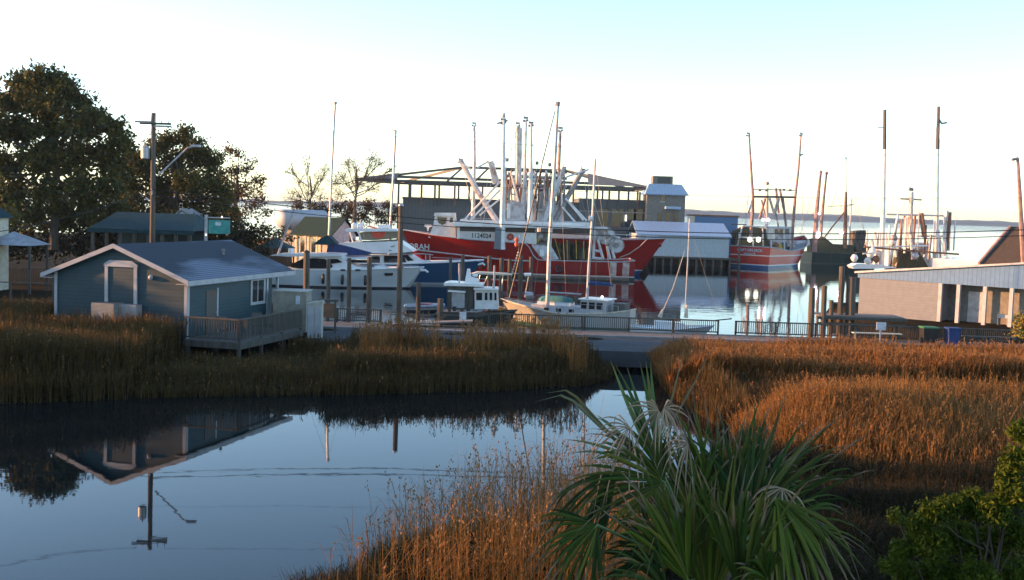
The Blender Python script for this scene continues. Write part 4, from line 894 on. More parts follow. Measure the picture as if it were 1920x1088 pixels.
for px in (1150, 1174):
    xx = P(px, 500, 131.6).x; b = MB(); vs = []; 
    for z in np.linspace(.5, 2.1, 8):
        for dx in (-.42, .38): vs.append(wh(xx+dx, z, .035))
    b.add(vs, [(2*i, 2*i+1, 2*i+3, 2*i+2) for i in range(7)]); b.build('hull_stripe', M['stripewhite'], F1)
cxn = P(770, 463, 132.6)
text(F1, 'DEBORAH', .95, 'wtext', lambda x, y, z: wh(cxn.x+x, cxn.z-.3+y, .05+z), 'name_lettering', .01, .02)
# deckhouse with number
part(F1, 'deckhouse', 'white', [(858, 450), (858, 424), (1006, 428), (1006, 458)], 132, 132.2, 137.5)
part(F1, 'window_band', 'dsteel', [(862, 433.5), (862, 425), (1004, 429), (1004, 437)], 131.9, 132.1, 132.19)
part(F1, 'deckhouse_roof', 'white', [(850, 424), (852, 417.5), (1112, 426), (1112, 430)], 131.2, 131.3, 138.2)
part(F1, 'roof_coaming', 'white', [(860, 417), (864, 411), (874, 411), (874, 413), (1106, 418.5), (1106, 425)], 133, 133, 137)
part(F1, 'corner_post', 'white', [(857, 448), (857, 429), (862, 429), (862, 448)], 131.8, 131.7, 132.1)
cn = P(902, 446.3, 132)
text(F1, '1124024', .76, 'text', lambda x, y, z: inv(F1) @ Vector((cn.x+x*.9, 132.17-z, cn.z+y)), 'number_lettering', .01, .012)
ce = P(957, 444.5, 132)
MB().lathe([(.42, 0), (.42, .02)], (ce.x, 132.15, ce.z), 20, 'Y').build('round_emblem', M['redpaint'], F1, True)
MB().lathe([(.2, 0), (.2, .02)], (ce.x, 132.12, ce.z), 14, 'Y').build('emblem_centre', M['orange'], F1, True)
# forward wheelhouse
wz = part(F1, 'wheelhouse', 'white', [(803, 446), (812, 424), (815, 408), (817, 400), (850, 400), (853, 410), (855, 449)], 133.2, 133.2, 137)
part(F1, 'visor', 'white', [(813, 405), (815, 399.5), (851, 399.5), (852, 405)], 132.8, 132.9, 137.3)
part(F1, 'wheelhouse_window', 'glass', [(822, 418), (820, 407.5), (838, 408), (836, 419), (830, 422)], 133.1, 133.12, 133.19)
part(F1, 'wheelhouse_window', 'glass', [(843, 417), (844, 408), (849, 408), (849, 417)], 133.1, 133.12, 133.19)
part(F1, 'bow_roller', 'white', [(796, 425), (796, 420.5), (808, 421.5), (811, 424), (804, 427), (802, 434), (800, 426)], 134, 133.8, 134.5)
part(F1, 'side_platform', 'tan', [(926, 467), (929, 426), (939, 427), (938, 467)], 131.1, 130.9, 131.5)
# engine-room casing, winch tower, stores
part(F1, 'funnel_casing', 'wmetal', [(951, 425), (951, 389), (957, 378), (980, 378), (984, 390), (984, 425)], 134, 134, 136.5)
part(F1, 'exhaust', 'white', [(950, 410), (950, 382), (957, 382), (957, 410)], 133.5, 133.5, 134)
part(F1, 'winch_tower', 'wmetal', [(1008, 426), (1010, 360), (1031, 356), (1034, 425)], 136, 136, 138)
part(F1, 'winch_tower', 'wmetal', [(1036, 424), (1040, 376), (1052, 380), (1054, 424)], 136, 136.2, 138.5)
part(F1, 'bulwark_gate', 'wmetal', [(997, 458), (1003, 490), (1048, 486), (1034, 462)], 131.6, 131.5, 131.7)
part(F1, 'trawl_winch', 'steel', [(1004, 470), (1004, 437), (1026, 436), (1030, 466)], 134, 134, 136)
part(F1, 'hatch', 'white', [(1012, 481), (1012, 468), (1020, 468), (1020, 481)], 131.3, 131.35, 131.48)
for x_, y_, m_ in ((1006, 450, 'yellow'), (1013, 444, 'wmetal'), (1021, 448, 'steel'), (988, 446, 'whitetrim')): sphere_(F1, 'float', x_, y_, 133.5, .45, m_)
# rig
tp(F1, 'outrigger', [(889, 236), (889.5, 300), (887, 395), (884, 440)], 136, .16, 'wmetal', .30)
masthead(F1, 889, 231, 136, .8)
tp(F1, 'mast', [(944.5, 225), (943.5, 330), (941, 468)], 131.4, .17, 'white', .40)
masthead(F1, 944, 224, 131.4, 1.1); tp(F1, 'mast_light', [(944.5, 221), (945, 212)], 131.4, .22, 'steel', .12); tp(F1, 'spreader', [(932, 232), (952, 226)], 131.4, .1, 'steel')
tp(F1, 'mast', [(971, 236), (970, 345)], 135.5, .33, 'wmetal', .36); masthead(F1, 971, 231, 135.5, .9)
tp(F1, 'mast', [(976.5, 240), (975, 345)], 136.2, .15, 'wmetal', .18)
tp(F1, 'outrigger', [(986, 224), (983, 350), (979, 400)], 134.2, .15, 'wmetal', .26); masthead(F1, 986, 221, 134.2, 1)
tp(F1, 'outrigger', [(995.5, 232), (995, 330), (993, 420)], 133, .16, 'white', .33); masthead(F1, 996, 230, 133, 1)
tp(F1, 'outrigger', [(1050.5, 245), (1047.5, 320)], 138, .17, 'redpole', .2); masthead(F1, 1051, 240, 138, 1)
tp(F1, 'boom', [(863, 300), (895, 358), (937, 424)], 134, .30, 'wmetal', .36); masthead(F1, 864, 299, 134, .9)
tp(F1, 'boom', [(920, 303), (930, 345)], 136, .36, 'wmetal', .42); tp(F1, 'boom', [(924, 303), (936, 345)], 137, .12, 'wmetal')
tp(F1, 'boom', [(1058, 314), (1036, 372), (1016, 428)], 134, .25, 'wmetal', .3); tp(F1, 'boom', [(1093, 319), (1063, 372), (1030, 432)], 134.5, .30, 'steel', .34); masthead(F1, 1093, 318, 134.5, 1); masthead(F1, 1058, 314, 134, .8)
for a, c in (((936, 343), (871, 412)), ((942, 352), (877, 418)), ((938, 373), (899, 404)), ((1060, 372), (1094, 413)), ((1066, 378), (1100, 414)), ((1054, 388), (1078, 416)), ((925, 405), (935, 425)), ((1062, 332), (1104, 318)), ((895, 315), (916, 302)), ((860, 302), (884, 318))):
    tp(F1, 'brace', [a, c], 133.6, .11, 'white')
for y_, m_ in ((319, 'dsteel'), (330, 'steel'), (345, 'wmetal')): tp(F1, 'gantry_beam', [(944, y_), (1063, y_+5)], 137, .13 if y_ != 330 else .18, m_)
for x_ in (948, 958, 966, 988, 1002, 1013, 1024, 1036, 1046, 1058): tp(F1, 'gantry_post', [(x_, 320), (x_+random.choice((-3, 0, 2)), 392)], 137+random.uniform(-.6, .6), random.choice((.09, .13, .17)), random.choice(('wmetal', 'white', 'steel', 'rust')))
for i in range(16):
    x_ = 950+i*6.9; tp(F1, 'gantry_post', [(x_, random.randint(325, 360)), (x_+random.choice((-5, -2, 0, 3)), random.randint(385, 424))], 136+random.uniform(-1.5, 1.5), random.choice((.08, .12, .2)), random.choice(('wmetal', 'white', 'steel', 'rust', 'wmetal')))
    if i % 3 == 0: pbox(F1, 'rigging_box', x_, random.randint(330, 385), x_+random.randint(4, 8), random.randint(386, 400), 137, .8, random.choice(('steel', 'wmetal', 'rust')))
for i in range(10):
    x_ = 948+i*11; tp(F1, 'lattice_brace', [(x_, 346), (x_+random.randint(6, 14), 322)], 137.2, .07, random.choice(('wmetal', 'steel')))
    tp(F1, 'lattice_brace', [(x_, 372), (x_+random.randint(-14, 14), 350)], 136.6, .07, random.choice(('wmetal', 'rust', 'steel')))
for x_, y_ in ((951, 300), (973, 302), (1007, 306), (1031, 309)): pbox(F1, 'floodlight', x_-3, y_-3, x_+3, y_+3, 136.5, .3, 'steel')
for x_, y_ in ((952, 375), (965, 352), (953, 342)): sphere_(F1, 'block', x_, y_, 135, .25, 'black')
for i in range(34):
    x_ = random.uniform(945, 1062); y_ = random.uniform(318, 372); h_ = random.uniform(22, 60)
    tp(F1, 'rig_strut', [(x_, y_), (x_+random.choice((-12, -6, -2, 0, 0, 2, 7, 13)), y_+h_)], 136+random.uniform(-2.2, 2), random.choice((.06, .08, .1, .13)), random.choice(('white', 'wmetal', 'white', 'steel', 'rust', 'dsteel')))
for y_ in (352, 364, 378, 392): tp(F1, 'gantry_beam', [(948+random.randint(-4, 8), y_), (1056+random.randint(-10, 6), y_+3)], 136.3+random.uniform(-.8, .8), .09, random.choice(('white', 'wmetal', 'steel')))
for x_ in (953, 975, 992, 1006, 1022, 1040): sphere_(F1, 'block', x_+random.randint(-3, 3), random.randint(330, 395), 135, random.uniform(.2, .34), random.choice(('black', 'steel', 'wmetal')))
for a, c in (((889, 238), (868, 300)), ((944, 228), (905, 420)), ((971, 238), (948, 320)), ((986, 226), (975, 320)), ((996, 234), (1060, 330)), ((1045, 250), (1000, 330)), ((864, 300), (895, 425)), ((921, 304), (900, 415)), ((1093, 320), (1108, 425)), ((1093, 320), (1130, 430)), ((944, 228), (1000, 425)), ((1051, 246), (1020, 425))): tp(F1, 'stay', [a, c], 134.5, .03, 'wmetal', n=3)
tp(F1, 'rail', [(874, 409), (1106, 417)], 133, .035, 'wmetal')
for (x_, y_, r_) in ((1138, 443, 1.05), (1156, 460, .95), (1128, 440, .8)):
    p = P(x_, y_, 133); MB().lathe([(.2, -.9), (r_, -.88), (r_, -.8), (.35, -.78), (.35, .78), (r_, .8), (r_, .88), (.2, .9)], (p.x, 134.2, p.z), 26, 'Y').build('net_drum', M['wmetal'], F1, True); MB().lathe([(.26*r_, 0), (.3*r_, .12), (.1, .2)], (p.x, 133.1, p.z), 12, 'Y').build('drum_hub', M['steel'], F1, True); MB().tube([(p.x+r_*math.cos(t_)*.97, 133.28, p.z+r_*math.sin(t_)*.97) for t_ in np.linspace(0, 6.283, 25)], .05, 5).build('drum_rim', M['steel'], F1, True)
for a, c in (((1115, 432), (1112, 486)), ((1120, 448), (1131, 486)), ((1112, 484), (1133, 486)), ((1138, 462), (1144, 486)), ((1147, 466), (1152, 485)), ((1138, 428), (1114, 428)), ((1112, 470), (1128, 472)), ((1143, 440), (1162, 447)), ((1118, 430), (1140, 430))): tp(F1, 'stern_gallows', [a, c], 133, .17, 'wmetal')
for i, x_ in enumerate((1040, 1048, 1056, 1064, 1071, 1078, 1085, 1092, 1099)):
    tp(F1, 'hanging_net', [(x_, 455+random.randint(-6, 2)), (x_+random.randint(-2, 2), 470), (x_+random.randint(-3, 3), 487)], 133+random.uniform(0, 1.5), .28, 'net', .38)
for a, c in (((1040, 446), (1051, 486)), ((1063, 450), (1064, 487)), ((1094, 452), (1095, 486)), ((1080, 450), (1081, 486))): tp(F1, 'net_rope', [a, c], 132.6, .045, 'yellow')
for a, c, Y_ in (((944, 228), (871, 408), 131.5), ((944, 228), (960, 320), 132), ((971, 236), (930, 345), 135), ((996, 236), (1002, 410), 133), ((986, 226), (1008, 306), 134), ((1051, 246), (1093, 318), 136), ((889, 240), (873, 300), 135), ((889, 240), (930, 345), 135), ((1051, 243), (1062, 315), 137), ((971, 236), (1040, 325), 136), ((1048, 260), (1104, 415), 136)):
    tp(F1, 'stay', [a, c], Y_, .022, 'steel', n=3)

for x_, z_, n_ in ((1048, 1.1, 'tyre_fender'), (905, 1.3, 'tyre_fender')):
    q_ = wh(P(x_, 500, 131.5).x, z_, .14); b = MB(); b.tube([(q_.x+.36*math.cos(t_), q_.y, q_.z+.36*math.sin(t_)) for t_ in np.linspace(0, 6.283, 17)], .13, 6).build(n_, M['black'], F1)
# ---- rear red trawler (bow to the right)
YR = 143.6
F2 = T('red_trawler', 'farther red trawler, bow right, its bow showing beyond the striped stern', 'fishing trawler', (5.4, YR, 0), 0)
sh2 = interp((0, 2.4), (.38, 2.2), (.42, 4.5), (.8, 4.55), (1, 4.85))
hb2 = hull(F2, 28.2, 7.4, sh2, 'hullred2', 3.9, .9, fine=2.8, n=50)
part(F2, 'deckhouse', 'white', [(1034, 446), (1034, 420), (1108, 424), (1108, 447)], 141, 141, 146)
part(F2, 'window_band', 'dsteel', [(1036, 437), (1036, 428), (1106, 430), (1106, 439)], 140.9, 140.9, 140.98)
part(F2, 'wheelhouse', 'wmetal', [(1036, 424), (1040, 392), (1056, 392), (1058, 424)], 142, 142, 146)
for x_ in (1195, 1216): tp(F2, 'bow_cleat', [(x_, 446), (x_, 441)], 143, .2, 'whitetrim')
tp(F2, 'bow_roller', [(1234, 458), (1240, 459)], 143.6, .35, 'redpaint')
tp(F2, 'anchor_line', [(1214, 448), (1200, 462), (1180, 476), (1162, 483)], 139.6, .05, 'cream')
tp(F2, 'rail', [(1110, 438), (1160, 440), (1236, 443)], 141, .04, 'wmetal')
for x_ in (1125, 1150, 1175, 1200, 1225): tp(F2, 'rail_post', [(x_, 439), (x_, 446)], 141, .04, 'wmetal')
for a, c in (((1041, 330), (1036, 420)), ((1013, 335), (1010, 440))): tp(F2, 'mast', [a, c], 143, .22, 'wmetal')
tp(F2, 'gantry_beam', [(1000, 338), (1060, 341)], 143, .16, 'steel')
E = T('dock_fenders', 'long dark floating log beside the trawler waterline', 'log', P(1090, 530, 130.0)); E.location.z = -.1
MB().tube([(-6.5, 0, .2), (0, 0, .26), (5.5, 0, .2)], .3, 8).build('log', M['pile'], E)
# bead string of floats beside trawler
E = T('float_line', 'string of small yellowish floats hanging down from the dark headstay', 'float line', P(969, 482, 98))
for i in range(9): x_, y_ = 972-i*1.6, 474+i*5.2; sphere_(E, 'float', x_, y_, 98, .1, 'cream')
tp(E, 'line', [(975, 440), (972, 474), (958, 520), (966, 538)], 98, .015, 'cream')
sphere_(E, 'orange_float', 969, 450, 98, .22, 'orange'); sphere_(E, 'orange_float', 969, 459, 98, .22, 'orange')

# ---- white express cruiser
C1 = T('motor_cruiser', 'nearest white motor cruiser with oval dark cabin windows and black fenders', 'motor yacht', (-16.2, 107.5, 0), 0)
hull(C1, 15.4, 4.4, interp((0, 1.55), (.5, 1.7), (1, 2.15)), 'hullwhite', 1.9, .9, cap='gel', deckdrop=.08, deckm='gel', capr=.05)
part(C1, 'cabin', 'gel', [(548, 503), (553, 494), (572, 480), (600, 478), (636, 479), (652, 492), (668, 500), (700, 504), (705, 508), (548, 506)], 106, 106.2, 109)
part(C1, 'hardtop', 'gel', [(505, 479), (520, 476.5), (600, 475.5), (640, 477), (642, 480), (600, 481), (540, 481)], 106, 105.6, 109.4)
part(C1, 'side_window', 'glass', [(545, 501), (553, 492), (566, 486.5), (590, 484.5), (608, 486), (618, 492), (624, 500), (618, 504), (560, 504)], 106, 106.1, 106.19)
part(C1, 'side_window', 'glass', [(614, 486), (632, 486), (642, 492), (620, 495)], 106, 106.1, 106.19)
part(C1, 'bridge_window', 'glass', [(644, 488), (686, 488), (690, 491), (648, 493)], 106.4, 106.4, 108.6)
part(C1, 'windscreen_roof', 'gel', [(640, 487), (640, 484), (690, 483), (692, 486)], 106.4, 106.3, 108.8)
for x_ in (643, 671): part(C1, 'porthole', 'glass', [(x_-6, 506), (x_-3, 505), (x_+3, 505), (x_+6, 506), (x_+3, 508), (x_-3, 508)], 105.3, 105.25, 105.32)
for x_, y_ in ((606, 523), (642, 527), (685, 529)):
    p = P(x_, y_, 105.1); MB().lathe([(.03, -.5), (.14, -.42), (.16, 0), (.14, .42), (.03, .5)], (p.x, 105.05, .85), 10).build('fender', M['black'], C1, True, smooth=True)
part(C1, 'hull_window', 'glass', [(720, 515), (722, 512), (738, 512), (736, 517), (724, 518)], 105.35, 105.28, 105.36)
for i in range(7):
    x_ = 705+i*13; tp(C1, 'stanchion', [(x_, 506+i*.2), (x_, 497+i*.2)], 106.2, .025, 'alu', n=4)
tp(C1, 'bow_rail', [(700, 498), (740, 497), (784, 499), (796, 505)], 106.2, .03, 'alu', n=5)
tp(C1, 'anchor_roller', [(788, 507), (797, 507), (803, 511)], 107.4, .13, 'gel', .1)
part(C1, 'foredeck_lounge', 'gel', [(700, 506), (703, 498), (716, 497), (728, 505)], 106.8, 106.8, 108.2)
sphere_(C1, 'life_ring', 753, 500, 106, .2, 'orange')
tp(C1, 'radar_dome', [(546, 474), (546, 466)], 107, .28, 'gel')

# ---- flybridge yacht with navy hull
C2 = T('flybridge_yacht', 'white flybridge yacht with navy hull, twin radar domes and red-lit bridge enclosure', 'motor yacht', (-11.5, 115.2, 0), 0)
hull(C2, 17, 4.9, interp((0, 1.9), (.5, 2.1), (.8, 2.4), (1, 2.65)), 'hullblue', 2.4, .9, cap='gel', deckdrop=.06, deckm='gel', capr=.08)
part(C2, 'cabin', 'gel', [(632, 505), (636, 480), (770, 479), (786, 490), (812, 494), (815, 500), (632, 507)], 113.4, 113.4, 117)
part(C2, 'saloon_window', 'glass', [(652, 494), (652, 481), (712, 481), (712, 493)], 113.3, 113.3, 113.39)
part(C2, 'saloon_window', 'glass', [(720, 493), (720, 479.5), (757, 480), (762, 492)], 113.3, 113.3, 113.39)
part(C2, 'windscreen', 'glass', [(754, 478), (765, 479), (776, 488.5), (765, 490)], 113.25, 113.3, 116.9)
part(C2, 'flybridge', 'gel', [(626, 462), (640, 455), (700, 454), (748, 452.5), (765, 464), (776, 472), (740, 475), (694, 475), (660, 468)], 113.2, 112.9, 117.4)
part(C2, 'bridge_enclosure', 'curtain', [(672, 450), (675, 436), (747, 434), (749, 447), (700, 451)], 113.3, 113.3, 117)
part(C2, 'lit_curtain', 'redlit', [(695, 436), (724, 434.8), (719, 446), (701, 447)], 113.2, 113.2, 113.29)  # red light on the enclosure, painted in as the panel's colour
part(C2, 'bridge_window', 'glass', [(655, 454), (656, 437), (667, 453)], 113.2, 113.2, 113.29)
part(C2, 'brow', 'dsteel', [(680, 452.5), (748, 448.5), (748, 451), (680, 455)], 113.2, 113.1, 113.28)
part(C2, 'hardtop', 'gel', [(647, 432), (649, 429), (742, 430), (749, 434), (650, 434.5)], 113, 112.8, 117.6)
for x_ in (664, 676): p = P(x_, 429, 115); MB().lathe([(.28, 0), (.30, .35), (.24, .55), (.03, .64)], p, 14).build('radar_dome', M['gel'], C2, True, smooth=True)
part(C2, 'antenna_bracket', 'orange', [(686, 424), (694, 424), (708, 428), (704, 429.5)], 114, 114, 114.4)
part(C2, 'roof_locker', 'gel', [(708, 429), (711, 422), (727, 422), (729, 429)], 114, 114, 116)
tp(C2, 'antenna', [(702, 427), (701, 395)], 114.5, .03, 'cream')
for x_ in (656, 672): tp(C2, 'pillar', [(x_, 434), (x_+6, 455)], 113.1, .1, 'gel')
tp(C2, 'deck_rail', [(632, 478), (660, 480), (790, 476), (812, 478)], 113, .05, 'galv')
for x_ in (798, 806): tp(C2, 'stanchion', [(x_, 478), (x_, 492)], 113.6, .05, 'galv')
tp(C2, 'bow_rail', [(810, 483), (860, 485), (902, 491)], 114.6, .025, 'alu', n=4)
tp(C2, 'anchor_roller', [(896, 496), (905, 494), (909, 498)], 115.2, .14, 'gel', .1)
part(C2, 'side_logo', 'steel', [(731, 462), (738, 461), (740, 459), (739, 463.5), (733, 464)], 112.8, 112.86, 112.9)
part(C2, 'side_logo', 'steel', [(728, 468.5), (735, 469), (734, 471), (729, 470.5)], 112.8, 112.86, 112.9)

# ---- sailboats among the yachts
def sloop(name, label, cx, Y, L, B, rz, hm, mast, mY, r0, cap='gel', zs=(1.0, .95, 1.25), rk=.9, cat='sailboat'):
    r_ = T(name, label, cat, (cx, Y, 0), rz)
    hull(r_, L, B, interp((0, zs[0]), (.5, zs[1]), (1, zs[2])), hm, rk, .6, cap=cap, deckdrop=.05, deckm='gel', n=24, capr=.035)
    MB().prism([(-L*.2, -B*.25, zs[1]-.05), (L*.22, -B*.25, zs[1]-.05), (L*.12, -B*.25, zs[1]+.38), (-L*.2, -B*.25, zs[1]+.45)], (0, B*.5, 0)).build('cabin', M['gel'], r_)
    tp(r_, 'mast', mast, mY, r0, 'galv', r0*.8)
    return r_
S1 = sloop('sailboat', 'sailboat with the tallest left mast and a blue sail cover, between the two motor yachts', -17.2, 110.8, 9, 2.8, math.pi, 'hullwhite', [(628, 192), (622, 320), (616, 460), (614, 500)], 110.8, .12)
tp(S1, 'masthead_light', [(628.5, 195), (629, 191)], 110.8, .16, 'steel')
part(S1, 'sail_cover', 'navy', [(612, 476), (616, 458), (632, 457.5), (664, 465), (697, 474), (690, 478), (650, 479)], 110.8, 110.6, 111.0)
tp(S1, 'boom', [(614, 480), (695, 479)], 110.8, .09, 'galv')
part(S1, 'spray_hood', 'dteal', [(590, 458), (605, 446), (618, 441), (634, 457), (614, 459)], 110.9, 109.9, 111.8)
for a, c in (((628, 194), (505, 500)), ((628, 194), (690, 478)), ((622, 300), (612, 500))): tp(S1, 'stay', [a, c], 110.8, .012, 'steel', n=3)
S2 = sloop('sailboat', 'sailboat hidden behind the flybridge yacht, only its slim right mast showing', -13.2, 122.5, 9, 2.7, 0, 'hullwhite', [(741.5, 245), (737, 340), (731, 430), (728, 500)], 122.5, .14)
masthead(S2, 741, 245, 122.5, .5)
# ---- cream ketch
K = T('ketch', 'cream two-masted ketch with pilothouse and teal-covered dinghy behind the railing', 'sailboat', (3.7, 76.6, 0), math.pi-R(22))
hull(K, 9.6, 3.1, interp((0, 1.5), (.15, 1.25), (.5, 1.05), (1, 1.65)), 'hullketch', 1.6, .45, cap='cream', deckdrop=.15, deckm='whitetrim', fine=2, capr=.06)
def kb(nm, m, x0, x1, y0, y1, z0, z1): return MB().box(x0, x1, y0, y1, z0, z1).build(nm, M[m], K)
kb('cabin_trunk', 'whitetrim', -1.4, 2.2, -.85, .85, .9, 1.5); kb('pilothouse', 'whitetrim', -3.2, -1.4, -.95, .95, .9, 2.05); kb('pilothouse_roof', 'gel', -3.35, -1.25, -1.05, 1.05, 2.05, 2.12)
for x in (-2.95, -2.4, -1.85): kb('window', 'glass', x, x+.4, .951, .97, 1.45, 1.9); 
for x in (-.9, 0, .9): kb('porthole', 'glass', x, x+.35, .851, .87, 1.12, 1.34)
MB().lathe([(.02, -1.3), (.25, -1.1), (.36, -.4), (.34, .6), (.22, 1.1), (.02, 1.3)], (.7, 0, 1.78), 12, 'X').build('dinghy', M['teal'], K, smooth=True)
kb('dinghy_hull', 'gel', -.5, 1.9, -.48, .48, 1.5, 1.72)
tp(K, 'main_mast', [(1045.5, 196), (1039, 320), (1030, 460), (1026, 575)], 76.3, .115, 'galv', .15); tp(K, 'masthead', [(1045, 199), (1046, 191)], 76.3, .17, 'steel')
tp(K, 'furled_headsail', [(1040.6, 208), (1015, 313), (990, 418), (966, 517), (955, 560)], 77.2, .035, 'black', .05)
tp(K, 'mizzen_mast', [(1116, 298), (1111, 400), (1104, 500), (1100, 570)], 75.3, .07, 'galv', .11)
tp(K, 'radome', [(1104, 410), (1111, 410)], 75.2, .18, 'gel')
tp(K, 'mizzen_boom', [(1103, 533), (1150, 536)], 75.2, .07, 'dsteel'); tp(K, 'sail_bundle', [(1106, 531), (1148, 534)], 75.2, .16, 'navy', .1)
tp(K, 'main_boom', [(1027, 548), (1090, 552)], 76.1, .06, 'galv')
for a, c, y_ in (((1045, 198), (1062, 575), 75.4), ((1045, 198), (1000, 560), 77.5), ((1045, 230), (1116, 300), 75.8), ((1116, 300), (1150, 565), 75), ((1116, 300), (1080, 572), 75), ((1116, 300), (1118, 578), 74.2)): tp(K, 'stay', [a, c], y_, .010, 'steel', n=3)
tp(K, 'bowsprit', [(960, 570), (938, 562)], 78, .07, 'wood')
for x in np.linspace(-4, 4.2, 9): MB().tube([(x, 1.2 if abs(x) < 3 else .8, 1.1), (x, 1.2 if abs(x) < 3 else .8, 1.75)], .015, 4).build('stanchion', M['alu'], K)
MB().tube([(-4, .8, 1.75), (-2.6, 1.2, 1.75), (2.6, 1.2, 1.75), (4.2, .8, 1.85)], .012, 4).build('lifeline', M['alu'], K)
kb('stern_locker', 'dsteel', -4.4, -3.6, -.6, .6, 1.3, 1.9)
sphere_(K, 'lamp', 1129, 557, 75, .09, 'lamp_glint')  # bright glint on the ketch, put in as a small glowing ball
# ---- workboat
W = T('workboat', 'small brown and white workboat with flat pale roof and glazed wheelhouse', 'workboat', (P(893, 600, 74.5).x, 74.6, 0), 0)
hull(W, 5.4, 2.6, interp((0, .85), (.5, .85), (1, 1.25)), 'hulldark', .8, .85, cap='wood', deckdrop=.1, deckm='wood', n=20, capr=.06)
part(W, 'shack', 'wood', [(838, 580), (838, 536), (887, 538), (887, 580)], 74, 74, 75.8)
part(W, 'roof', 'gel', [(832, 536), (832, 532), (842, 530), (906, 534), (906, 538)], 73.7, 73.7, 76)
part(W, 'door', 'galv', [(847, 578), (847, 547), (871, 548), (871, 578)], 73.9, 73.9, 73.98)
part(W, 'door_hood', 'gel', [(840, 547), (840, 544), (873, 546), (873, 549)], 73.8, 73.6, 73.98)
part(W, 'wheelhouse', 'white', [(890, 580), (890, 543), (933, 545), (935, 580)], 74, 74.05, 75.6)
part(W, 'wheelhouse_roof', 'gel', [(888, 543.5), (888, 540), (934, 541.5), (935, 545)], 73.8, 73.8, 75.8)
for x0_, x1_ in ((893, 904), (909, 914), (918, 923), (927, 931)): part(W, 'window', 'glass', [(x0_, 563), (x0_, 549), (x1_, 549), (x1_, 563)], 74, 74.0, 74.04)
part(W, 'mast_box', 'gel', [(871, 532), (876, 505), (881, 505), (884, 520), (896, 523), (898, 534)], 74.6, 74.5, 75.1)
tp(W, 'radar', [(886, 516), (896, 517)], 74.6, .10, 'gel')
for a, c in (((861, 494), (861, 532)), ((927, 498), (926, 542))): tp(W, 'exhaust_stack', [a, c], 74.3, .06, 'galv', n=8)
part(W, 'canopy', 'cream', [(884, 513), (896, 510), (945, 513), (960, 515), (944, 516)], 75.6, 75.2, 76.6)
for a, c in (((900, 514), (896, 540)), ((943, 515), (940, 545)), ((916, 512), (905, 540)), ((930, 514), (922, 542))): tp(W, 'canopy_frame', [a, c], 75.4, .02, 'alu', n=4)
tp(W, 'fender', [(852, 583), (852, 575)], 73.5, .14, 'black'); tp(W, 'fender', [(878, 583), (878, 573)], 73.5, .14, 'black')
K2 = T('skiff', 'low dark skiff with grey gear between workboat and ketch', 'skiff', (P(985, 585, 79).x, 80.5, 0), R(160))
hull(K2, 4.6, 1.7, interp((0, .5), (1, .95)), 'hulldark', .7, .8, cap='wood', deckdrop=.25, deckm='wood', n=18, capr=.05)
tp(K2, 'tarp_bundle', [(985, 555), (1000, 553)], 80.5, .35, 'galv', .2); tp(K2, 'light_pole', [(984, 558), (991, 518)], 80.5, .03, 'cream'); tp(K2, 'flat_lamp', [(983, 515), (996, 515)], 80.5, .12, 'gel')
sphere_(K2, 'orange_float', 964, 601, 74, .01, 'orange')
K3 = T('inflatable_dinghy', 'small grey dinghy with red cover tied behind the white cruiser bow', 'dinghy', (P(795, 575, 84).x, 85, 0), R(10))
hull(K3, 2.9, 1.4, interp((0, .35), (1, .5)), 'hullwhite', .5, .9, cap='galv', deckdrop=.15, deckm='steel', n=14, capr=.14)
MB().box(-.5, .5, -.35, .35, .2, .62).build('cover', M['redpaint'], K3)
# ---- small sloop behind the gap
S3 = sloop('sailboat', 'small white sloop with single lit mast behind the railing left of the gap', P(1262, 610, 73).x, 73.5, 5.6, 2.0, 0, 'hullwhite', [(1293, 410), (1290, 480), (1284, 592)], 73.3, .045, zs=(.55, .5, .75), rk=.7)
tp(S3, 'forestay', [(1292, 420), (1348, 596)], 73.3, .006, 'steel', n=3); tp(S3, 'furled_sail', [(1284, 470), (1262, 540), (1239, 592)], 73, .02, 'cream', .035)
tp(S3, 'sail_bag', [(1237, 595), (1243, 580)], 73, .16, 'cream', .05); tp(S3, 'sail_bag', [(1286, 596), (1288, 572)], 73.2, .16, 'cream', .05)
tp(S3, 'bowsprit', [(1340, 601), (1372, 598)], 73.3, .04, 'wood')

# ---- right red trawler, transom to us
hd = math.atan2(18, 13)
G = T('red_trawler', 'red trawler moored stern-on at centre right, lettered transom and blue boot stripe', 'fishing trawler', (43.2, 183, 0), hd)
shg = interp((0, 3.35), (.1, 3.2), (.35, 2.7), (.6, 3.1), (1, 5.0))
hull(G, 22, 7.3, shg, 'hullred3', 2.5, .92, fine=2.2, n=40, capr=.09)
def gt(x, y, z): return Vector((-11.03-z, -x, 2.55+y))
text(G, 'CAPTAIN JACK', .62, 'wtext', lambda x, y, z: gt(x, y, z), 'transom_lettering', .01, .012)
text(G, 'ORIENTAL NC', .30, 'wtext', lambda x, y, z: gt(x, y-.42, z), 'port_lettering', .01, .008)
part(G, 'wheelhouse', 'wmetal', [(1448, 462), (1448, 425), (1482, 425), (1484, 462)], 186, 184, 190)
part(G, 'wheelhouse_window', 'glass', [(1452, 438), (1452, 430), (1478, 430), (1478, 438)], 184, 183.9, 183.98)
part(G, 'bow_shelter', 'gel', [(1480, 470), (1490, 452), (1512, 450), (1513, 458), (1498, 468)], 190, 188, 193)
part(G, 'deck_gear', 'net', [(1372, 462), (1376, 432), (1396, 424), (1430, 428), (1436, 462)], 180, 178, 181)
for x_ in (1404, 1420): sphere_(G, 'deck_lamp', x_+2, 449.5, 176.8, .42, 'lamp_glint')
for x_, y_, m_ in ((1453, 461, 'rust'), (1462, 465, 'yellow'), (1445, 456, 'steel'), (1470, 462, 'dsteel')): sphere_(G, 'crate_load', x_, y_, 179, .7, m_)
